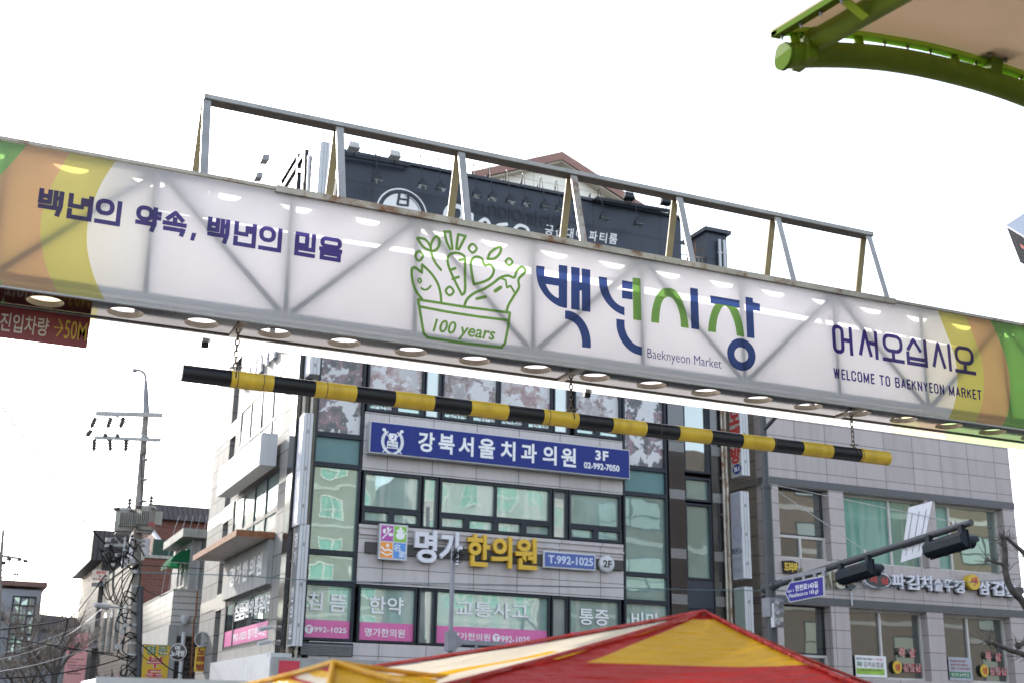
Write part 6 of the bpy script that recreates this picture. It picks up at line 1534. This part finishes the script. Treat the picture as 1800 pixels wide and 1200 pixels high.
# second, distant utility pole at the left edge
dp = thing('distant_utility_pole', 'thin distant utility pole with short crossarms at the far left edge', 'utility pole', tuple(PX(3, 1200, Y=70)))
Q = lambda x, y: PX(x, y, Y=70)
mb = MB(); p = Q(-3, 1250); mb.tube([(p.x, 70, 0), Q(0, 1000), Q(6, 930)], .16, 10, r1=.07); mb.build('shaft', M['concrete'], dp)
mb = MB(); mb.beam(Q(2, 976), Q(37, 981), .1, .14); mb.beam(Q(-8, 1002), Q(6, 1001), .1, .1); mb.beam(Q(-8, 1014), Q(30, 1016), .08, .08); mb.build('crossarm', M['galv'], dp)
for a, b in (((12, 980), (20, 984)), ((40, 983), (50, 987)), ((35, 985), (34, 979)), ((20, 1008), (34, 1009)), ((7, 986), (6, 992))): insulator(Q(*a), Q(*b), 3, .14).build('insulator', M['insul'], dp)

# ================================================================== bare trees
def bare_tree(name, label, base, height, seed, r0, levels, spread, pruned=False, bark='bark', twigmat='twig', lean=(0, 0), limbs=5):
    rnd = random.Random(seed); t = thing(name, label, 'tree', base, None); mb, mt = MB(), MB()
    def grow(p, d, L, r, lv):
        pts = [p]; dd = d.copy()
        for k in range(4):
            dd = (dd+Vector((rnd.uniform(-1, 1), rnd.uniform(-1, 1), rnd.uniform(-.3, .7)))*(.12 if lv < 2 else .22)).normalized(); pts.append(pts[-1]+dd*L/4)
        (mb if lv < 2 else mt).tube(pts, r, 8 if lv < 2 else 5 if lv < 3 else 4, r1=r*.6, cap=lv < 2)
        if lv >= levels: return
        nb = limbs if lv < 2 else 4
        for k in range(nb):
            f = rnd.uniform(.35, 1); i = min(3, int(f*4)); q = pts[i].lerp(pts[i+1], f*4-i if f < 1 else 1)
            a = rnd.uniform(0, 6.283); side = Vector((math.cos(a), math.sin(a), rnd.uniform(.2, .8))).normalized()
            nd = (dd*(1-spread)+side*spread).normalized(); grow(q, nd, L*rnd.uniform(.45, .7), r*(.5 if lv < 2 else .45), lv+1)
    grow(Vector(base), Vector((lean[0], lean[1], 1)).normalized(), height*.5, r0, 0)
    mb.build('trunk', M[bark], t); mt.build('twigs', M[twigmat], t); return t
b0 = PX(88, 1215, Y=58)
bare_tree('bare_tree', 'pale bare winter tree with dense fine twigs before the white flats', (b0.x, 58, 0), 7.2, 5, .16, 5, .62, limbs=6)
b0 = PX(72, 1215, Y=64)
bare_tree('bare_tree', 'smaller bare tree tangled behind the pale winter tree at lower left', (b0.x-.8, 64, 0), 6.2, 9, .13, 5, .62, limbs=5)
# pruned street tree at the right edge: drawn limb by limb
pt = thing('pruned_street_tree', 'dark pruned street tree with knobbly limbs at the right edge', 'tree', tuple(Vector((PX(1830, 1190, Y=22).x, 22, 0))))
T = lambda x, y, dy=0: PX(x, y, Y=22+dy)
mb = MB(); rnd = random.Random(4)
limbs_ = [([T(1850, 1300), T(1825, 1120), T(1800, 1060), T(1778, 1035), T(1768, 1005), T(1767, 970), T(1763, 944)], .10, .055), ([T(1830, 1010), T(1800, 972), T(1785, 958), T(1770, 945)], .065, .035), ([T(1770, 992), T(1755, 989), T(1742, 985), T(1735, 983)], .036, .03), ([T(1830, 1170), T(1800, 1150), T(1775, 1142), T(1755, 1133), T(1735, 1128)], .07, .035), ([T(1830, 1150), T(1805, 1130), T(1790, 1135)], .06, .05)]
for pts, a, b in limbs_: mb.tube(smooth([tuple(p) for p in pts]), a, 10, r1=b)
for x, y, r_ in ((1736, 983, .05), (1763, 944, .065), (1772, 946, .05), (1737, 1128, .05), (1790, 1134, .08), (1752, 1134, .055)):
    c = T(x, y); mb.lathe(c, [(.02, -r_), (r_*.8, -r_*.6), (r_, 0), (r_*.75, r_*.6), (.02, r_)], 8)
mb.build('trunk', M['bark'], pt)
mt = MB()
for x, y in [(1736, 983)]*9+[(1763, 944)]*14+[(1772, 946)]*9+[(1737, 1128)]*14+[(1755, 1134)]*8+[(1790, 1134)]*8+[(1768, 1000)]*6+[(1785, 1040)]*6+[(1748, 987)]*6+[(1800, 975)]*8+[(1780, 1050)]*8+[(1766, 960)]*8+[(1800, 1152)]*8:
    p = T(x+rnd.uniform(-4, 4), y+rnd.uniform(-4, 4)); d = Vector((rnd.uniform(-1, 1), rnd.uniform(-1, 1), rnd.uniform(-.6, 1))).normalized(); L = rnd.uniform(.15, .5)
    q = p+d*L*.5; r2 = p+d*L+Vector((rnd.uniform(-.1, .1), 0, rnd.uniform(0, .12))); mt.tube([p, q, r2], .010, 4, r1=.004, cap=False)
    if rnd.random() < .5: mt.tube([q, q+Vector((rnd.uniform(-.15, .15), rnd.uniform(-.1, .1), rnd.uniform(0, .2)))], .005, 4, r1=.002, cap=False)
mt.build('twigs', M['bark'], pt)

# ================================================================== arcade canopy, top right
YC = 5.0
cn = thing('arcade_canopy', 'lime green tubular canopy with tan roof sheet at the top right', 'canopy', (4, YC, 0))
A = lambda x, y, dy=0: PX(x, y, Y=YC+dy)
arc = smooth([tuple(A(x, y)) for x, y in ((1377, 99), (1410, 97.5), (1450, 97), (1500, 98.5), (1560, 104), (1620, 114), (1680, 128), (1740, 145), (1800, 166), (1870, 196), (1960, 242))])
rp = .072
mb = MB(); mb.tube(arc, rp, 24); mb.build('arch_pipe', M['lime'], cn)
mb = MB(); e0 = Vector(arc[0]); mb.tube([e0+Vector((-.004, 0, 0)), e0+Vector((.02, 0, 0))], rp*1.1, 28); mb.build('end_plate', M['lime_shaded'], cn)
mb = MB(); j0 = A(1424, 78, -.02); jd = (A(1580, -14, -1.0)-A(1424, 78, -.02)).normalized()
# straight purlin running back over the viewer, slightly falling
pd = Vector((0, -1, -.125)).normalized(); mb.tube([j0+pd*.02, j0+pd*3.2], .066, 24); mb.build('purlin_pipe', M['lime'], cn)
mb = MB(); mb.tube([j0, j0+pd*.07], .076, 24); mb.box(e0.x+.10, e0.x+.16, YC-.1, YC+.07, e0.z-.03, e0.z+.1); mb.build('pipe_collar', M['lime'], cn)
# sheet, following the arch a hand higher and running back along the purlin
edge_px = ((1355, 57), (1392, 54), (1440, 55), (1500, 60), (1560, 69), (1620, 80), (1680, 95), (1740, 113), (1800, 134), (1880, 166), (1970, 210))
ev = [Vector(v) for v in smooth([tuple(A(x, y)) for x, y in edge_px])]
back = pd*3.4
mb = MB(); n_ = len(ev); up_ = Vector((0, 0, .012))
vs_ = [v for v in ev]+[v+back for v in ev]+[v+up_ for v in ev]+[v+back+up_ for v in ev]
fs_ = []
for i in range(n_-1): fs_ += [(i, i+1, n_+i+1, n_+i), (2*n_+i, 3*n_+i, 3*n_+i+1, 2*n_+i+1), (i, 2*n_+i, 2*n_+i+1, i+1)]
fs_ += [(0, n_, 3*n_, 2*n_)]
mb.add(vs_, fs_); mb.build('roof_sheet', M['roof_sheet'], cn)
mb = MB()
for i in range(n_-1):
    a, b = ev[i], ev[i+1]; mb.hexa([a+Vector((0, .004, -.035)), b+Vector((0, .004, -.035)), b+Vector((0, .004, -.002)), a+Vector((0, .004, -.002)), a+Vector((0, -.05, -.035)), b+Vector((0, -.05, -.035)), b+Vector((0, -.05, -.002)), a+Vector((0, -.05, -.002))])
mb.build('edge_trim', M['lime_backlit'], cn)
mb = MB(); a = ev[0]; b = ev[0]+back
o1 = Vector((.055, 0, .004)); mb.hexa([a+Vector((0, 0, -.035)), b+Vector((0, 0, -.035)), b+Vector((0, 0, -.002)), a+Vector((0, 0, -.002)), a+o1+Vector((0, 0, -.035)), b+o1+Vector((0, 0, -.035)), b+o1+Vector((0, 0, -.002)), a+o1+Vector((0, 0, -.002))]); mb.build('side_trim', M['lime_shaded'], cn)
mb = MB()
def boltat(p): mb.lathe(p, [(.0065, -.028), (.0065, -.012), (.011, -.012), (.011, 0)], 6)
for k in range(3, n_-1, 4): boltat(ev[k]+Vector((.0, -.02, -.035)))
for k in range(16): boltat(ev[0]+pd*(.06+k*.17)+Vector((.028, 0, -.033)))
mb.build('bolt', M['bolt'], cn)
mb = MB()
for x, yt, yb in ((1390, 62, 84), (1502, 66, 88), (1670, 98, 116)):
    p, q = A(x, yt), A(x+4, yb); mb.beam(p+Vector((0, -.02, 0)), q+Vector((0, -.02, -.02)), .05, .008, (0, 1, 0)); mb.beam(p+Vector((.02, -.02, 0)), q+Vector((.02, -.02, -.02)), .006, .05, (0, 1, 0))
for k in (.55, 1.2, 1.9): p = ev[0]+pd*k+Vector((.055, 0, -.02)); mb.beam(p, p+Vector((.14, 0, -.07)), .05, .01)
mb.build('standoff', M['lime_backlit'], cn)
mb = MB(); c = A(1738, 108); q = A(1742, 135)
mb.box(c.x-.13, c.x+.05, YC-.14, YC+.02, c.z-.01, c.z+.004); mb.beam(c+Vector((-.02, -.05, 0)), q+Vector((-.02, -.02, 0)), .09, .09, (0, 1, 0)); mb.build('saddle_bracket', M['lime'], cn)
mb = MB()
for dx, dy in ((-.10, -.11), (.02, -.11), (-.10, -.02), (.02, -.02)): mb.lathe(c+Vector((dx, dy, 0)), [(.010, -.055), (.010, -.03), (.018, -.03), (.018, -.01)], 6)
mb.build('bracket_bolt', M['bolt'], cn)
mb = MB(); mb.tube([(8.0, YC, 0), (8.0, YC, 3.4)], .1, 16); mb.build('support_post', M['lime'], cn)

# corner of a display box at the right edge
db = thing('display_box', 'grey edged corner of a dark display box at the right edge of picture', 'display', tuple(PX(1768, 395, Y=9)))
o_ = PX(1768, 396, Y=9.0); a = PX(1830, 356, Y=9.6)-o_; b = PX(1836, 436, Y=8.3)-o_; c = PX(1793, 461, Y=9.02)-o_
mb = MB(); P8 = [o_, o_+b, o_+a+b, o_+a]; mb.hexa([*P8, *[p+c*.06 for p in P8]]); mb.build('grey_lid', M['panel_back'], db)
mb = MB(); mb.hexa([*[p+c*.061+(b+a)*.01*0 for p in P8], *[p+c for p in P8]]); mb.build('dark_body', M['black_gloss'], db)
mb = MB(); s0 = o_+b*.25+c*.35-a*.004; mb.add([s0, s0+b*.5, s0+b*.5+c*.1, s0+c*.1], [(0, 1, 2, 3)]); s0 = o_+b*.6+c*.75-a*.004; mb.add([s0, s0+b*.4, s0+b*.4+c*.22, s0+c*.22], [(0, 1, 2, 3)]); mb.build('screen_print', M['maroon_text'], db)

# ================================================================== market tents in the foreground
def tent(name, label, peak, corners, sag, bands, pipe='tent_red', N=18):
    """four-sided tent cloth; bands = list of (t from peak, t to, material slot) per side"""
    t = thing(name, label, 'tent', (peak[0], peak[1], 0), 'striped market tents'); pk = Vector(peak); mb = MB()
    for s in range(4):
        a, b = Vector(corners[s]), Vector(corners[(s+1) % 4])
        def P_(i, j):
            f = i/N; g = j/8
            e = a.lerp(b, g); p = pk.lerp(e, f); p.z -= sag*4*f*(1-f)*(.55+.45*4*g*(1-g)); p.z += .006*math.sin(f*23+g*7+s)*f; return p
        for i in range(N):
            for j in range(8):
                mi = bands[s](((i+.5)/N), (j+.5)/8)
                mb.add([P_(i, j), P_(i+1, j), P_(i+1, j+1), P_(i, j+1)], [(0, 1, 2, 3)], mi, True)
    mb.build('canopy_cloth', [M['tent_red'], M['tent_yellow'], M['tent_glare']], t)
    mb = MB()
    for s in range(4):
        pts = []
        for i in range(N+1):
            f = i/N; p = pk.lerp(Vector(corners[s]), f); p.z -= sag*4*f*(1-f)*.55; pts.append(p+Vector((0, 0, .012)))
        mb.tube(pts, .010, 6)
    mb.build('ridge_piping', M[pipe], t)
    for s in range(4):
        c = Vector(corners[s]); mb = MB(); mb.tube([(c.x, c.y, 0), (c.x, c.y, c.z)], .02, 8); mb.build('leg', M['white_metal'], t)
    return t
YT = 5.4
pk = PX(1238, 1078, Y=YT)
def K(x, y, Y): return tuple(PX(x, y, Y=Y))
cA, cB, cC, cD = K(560, 1262, 4.1), K(1640, 1262, 4.0), K(1560, 1214, 7.0), K(420, 1206, 6.9)
front = lambda f, g: 0 if f < .08 or g < .13 else 1 if f < .50 else 0
left = lambda f, g: 0 if f < .06 or g > .88 else 1 if .5 < g < .63 and f > .4 else 2
right = lambda f, g: 0 if f < .2 or f > .55 else 1
tent('striped_tent', 'red and yellow striped market tent with pointed peak at the bottom middle', tuple(pk), [cA, cB, cC, cD], .035, [front, right, front, left])
pk2 = PX(585, 1169, Y=4.4)
c2 = [K(560, 1290, 3.5), K(800, 1225, 3.7), K(820, 1196, 5.4), K(400, 1215, 5.2)]
tent('striped_tent', 'yellow tent corner with red stripes at the bottom left of the pointed tent', tuple(pk2), c2, .01, [lambda f, g: 1, lambda f, g: 1, lambda f, g: 2, lambda f, g: 0 if (f*3.2) % 1 < .3 else 1 if (f*3.2) % 1 < .7 else 2], 'tent_yellow')
se = thing('stall_roof', 'blue grey metal stall roof edge along the lower left bottom', 'stall roof', tuple(PX(300, 1195, Y=6)))
p, q = PX(172, 1190, Y=6.2), PX(480, 1190, Y=6.2)
mb = MB(); mb.box(p.x, q.x+.1, 6.2, 7.0, p.z-.12, p.z); mb.build('roof_panel', M['stall_grey'], se, .015)
mb = MB(); mb.box(p.x-.01, q.x+.11, 6.18, 6.20, p.z-.15, p.z+.004); mb.build('edge_trim', M['white_metal'], se)
mb = MB(); mb.box(p.x+.1, p.x+.14, 6.3, 6.34, 0, p.z-.13); mb.build('leg', M['white_metal'], se); mb = MB(); mb.box(q.x-.1, q.x-.06, 6.3, 6.34, 0, p.z-.13); mb.build('leg', M['white_metal'], se)

# ================================================================== across the street, behind the viewer (seen in the window glass)
def block(name, label, x0, x1, y0, y1, h, wall, band, floors, bays, glassm, fm='frame_white'):
    t = thing(name, label, 'building', ((x0+x1)/2, y1, 0), 'buildings mirrored in the windows'); mb = MB(); mb.box(x0, x1, y0, y1, 0, h); mb.build('wall', wall, t)
    P_ = Plane('B', y1); mw, mg, mbn = MB(), MB(), MB(); fh = h/floors; bw = (x1-x0)/bays
    for i in range(floors):
        mbn.pbox(P_, -x1, -x0, i*fh+fh*.02, i*fh+fh*.10, .0, .06)
        for j in range(bays):
            u0 = -x1+bw*j+bw*.22; u1 = u0+bw*.56; v0 = i*fh+fh*.30; v1 = i*fh+fh*.82; um = (u0+u1)/2
            mg.rect(P_, u0, u1, v0, v1, .02)
            for a, b in ((u0-.05, u0+.05), (um-.05, um+.05), (u1-.05, u1+.05)): mw.pbox(P_, a, b, v0, v1, .0, .08)
            for a, b in ((v0-.1, v0), (v1, v1+.1), (v0+(v1-v0)*.35, v0+(v1-v0)*.35+.08)): mw.pbox(P_, u0-.05, u1+.05, a, b, .0, .09)
    mbn.build('floor_band', band, t); f = mw.build('window', M[fm], t); mg.build('pane', M[glassm], f)
block('cream_apartment_block', 'sunlit cream apartment block across the street, mirrored in the clinic windows', 14, 30, -40, -24, 34, M['cream_wall'], M['cream_band'], 11, 5, 'glass_teal')
block('brown_shop_building', 'long brown shop building across the street, mirrored in the granite building windows', 44, 92, -30, -16, 24, M['brown_wall'], M['grey_band'], 5, 5, 'glass_dark', 'frame')
block('grey_office_block', 'grey office block across the street, mirrored in the right clinic windows', 31.5, 43, -36, -20, 19, M['plaster'], M['cream_band'], 6, 4, 'glass_teal')
block('pale_corner_block', 'pale low corner block across the street, mirrored in the left clinic windows', -6, 13, -30, -14, 13, M['cream_wall'], M['grey_band'], 4, 6, 'glass_teal')
# added out-of-view terrace, darkens the reflections in the clinic's side windows
t = thing('reflection_terrace', 'added grey brick terrace out of view, put there to darken the side window reflections', 'building', (-9, 85, 0), 'buildings mirrored in the windows')
mb = MB(); mb.box(-16, -4, 58, 120, 0, 17); mb.build('wall', M['brick_dark'], t)
R_ = Plane('L', -4); mw, mg = MB(), MB()
for i in range(5):
    for j in range(14):
        y = 60+j*4.3; z = 1.2+i*3.2
        for a, b, c, d in ((y, y+.08, z, z+1.7), (y+2.2, y+2.28, z, z+1.7), (y+1.1, y+1.18, z, z+1.7), (y, y+2.28, z-.1, z), (y, y+2.28, z+1.7, z+1.8)): mw.box(-4.02, -3.92, a, b, c, d)
        mg.add([(-3.97, y, z), (-3.97, y+2.2, z), (-3.97, y+2.2, z+1.7), (-3.97, y, z+1.7)], [(0, 1, 2, 3)])
f = mw.build('window', M['frame_white'], t); mg.build('pane', M['glass_dark'], f)
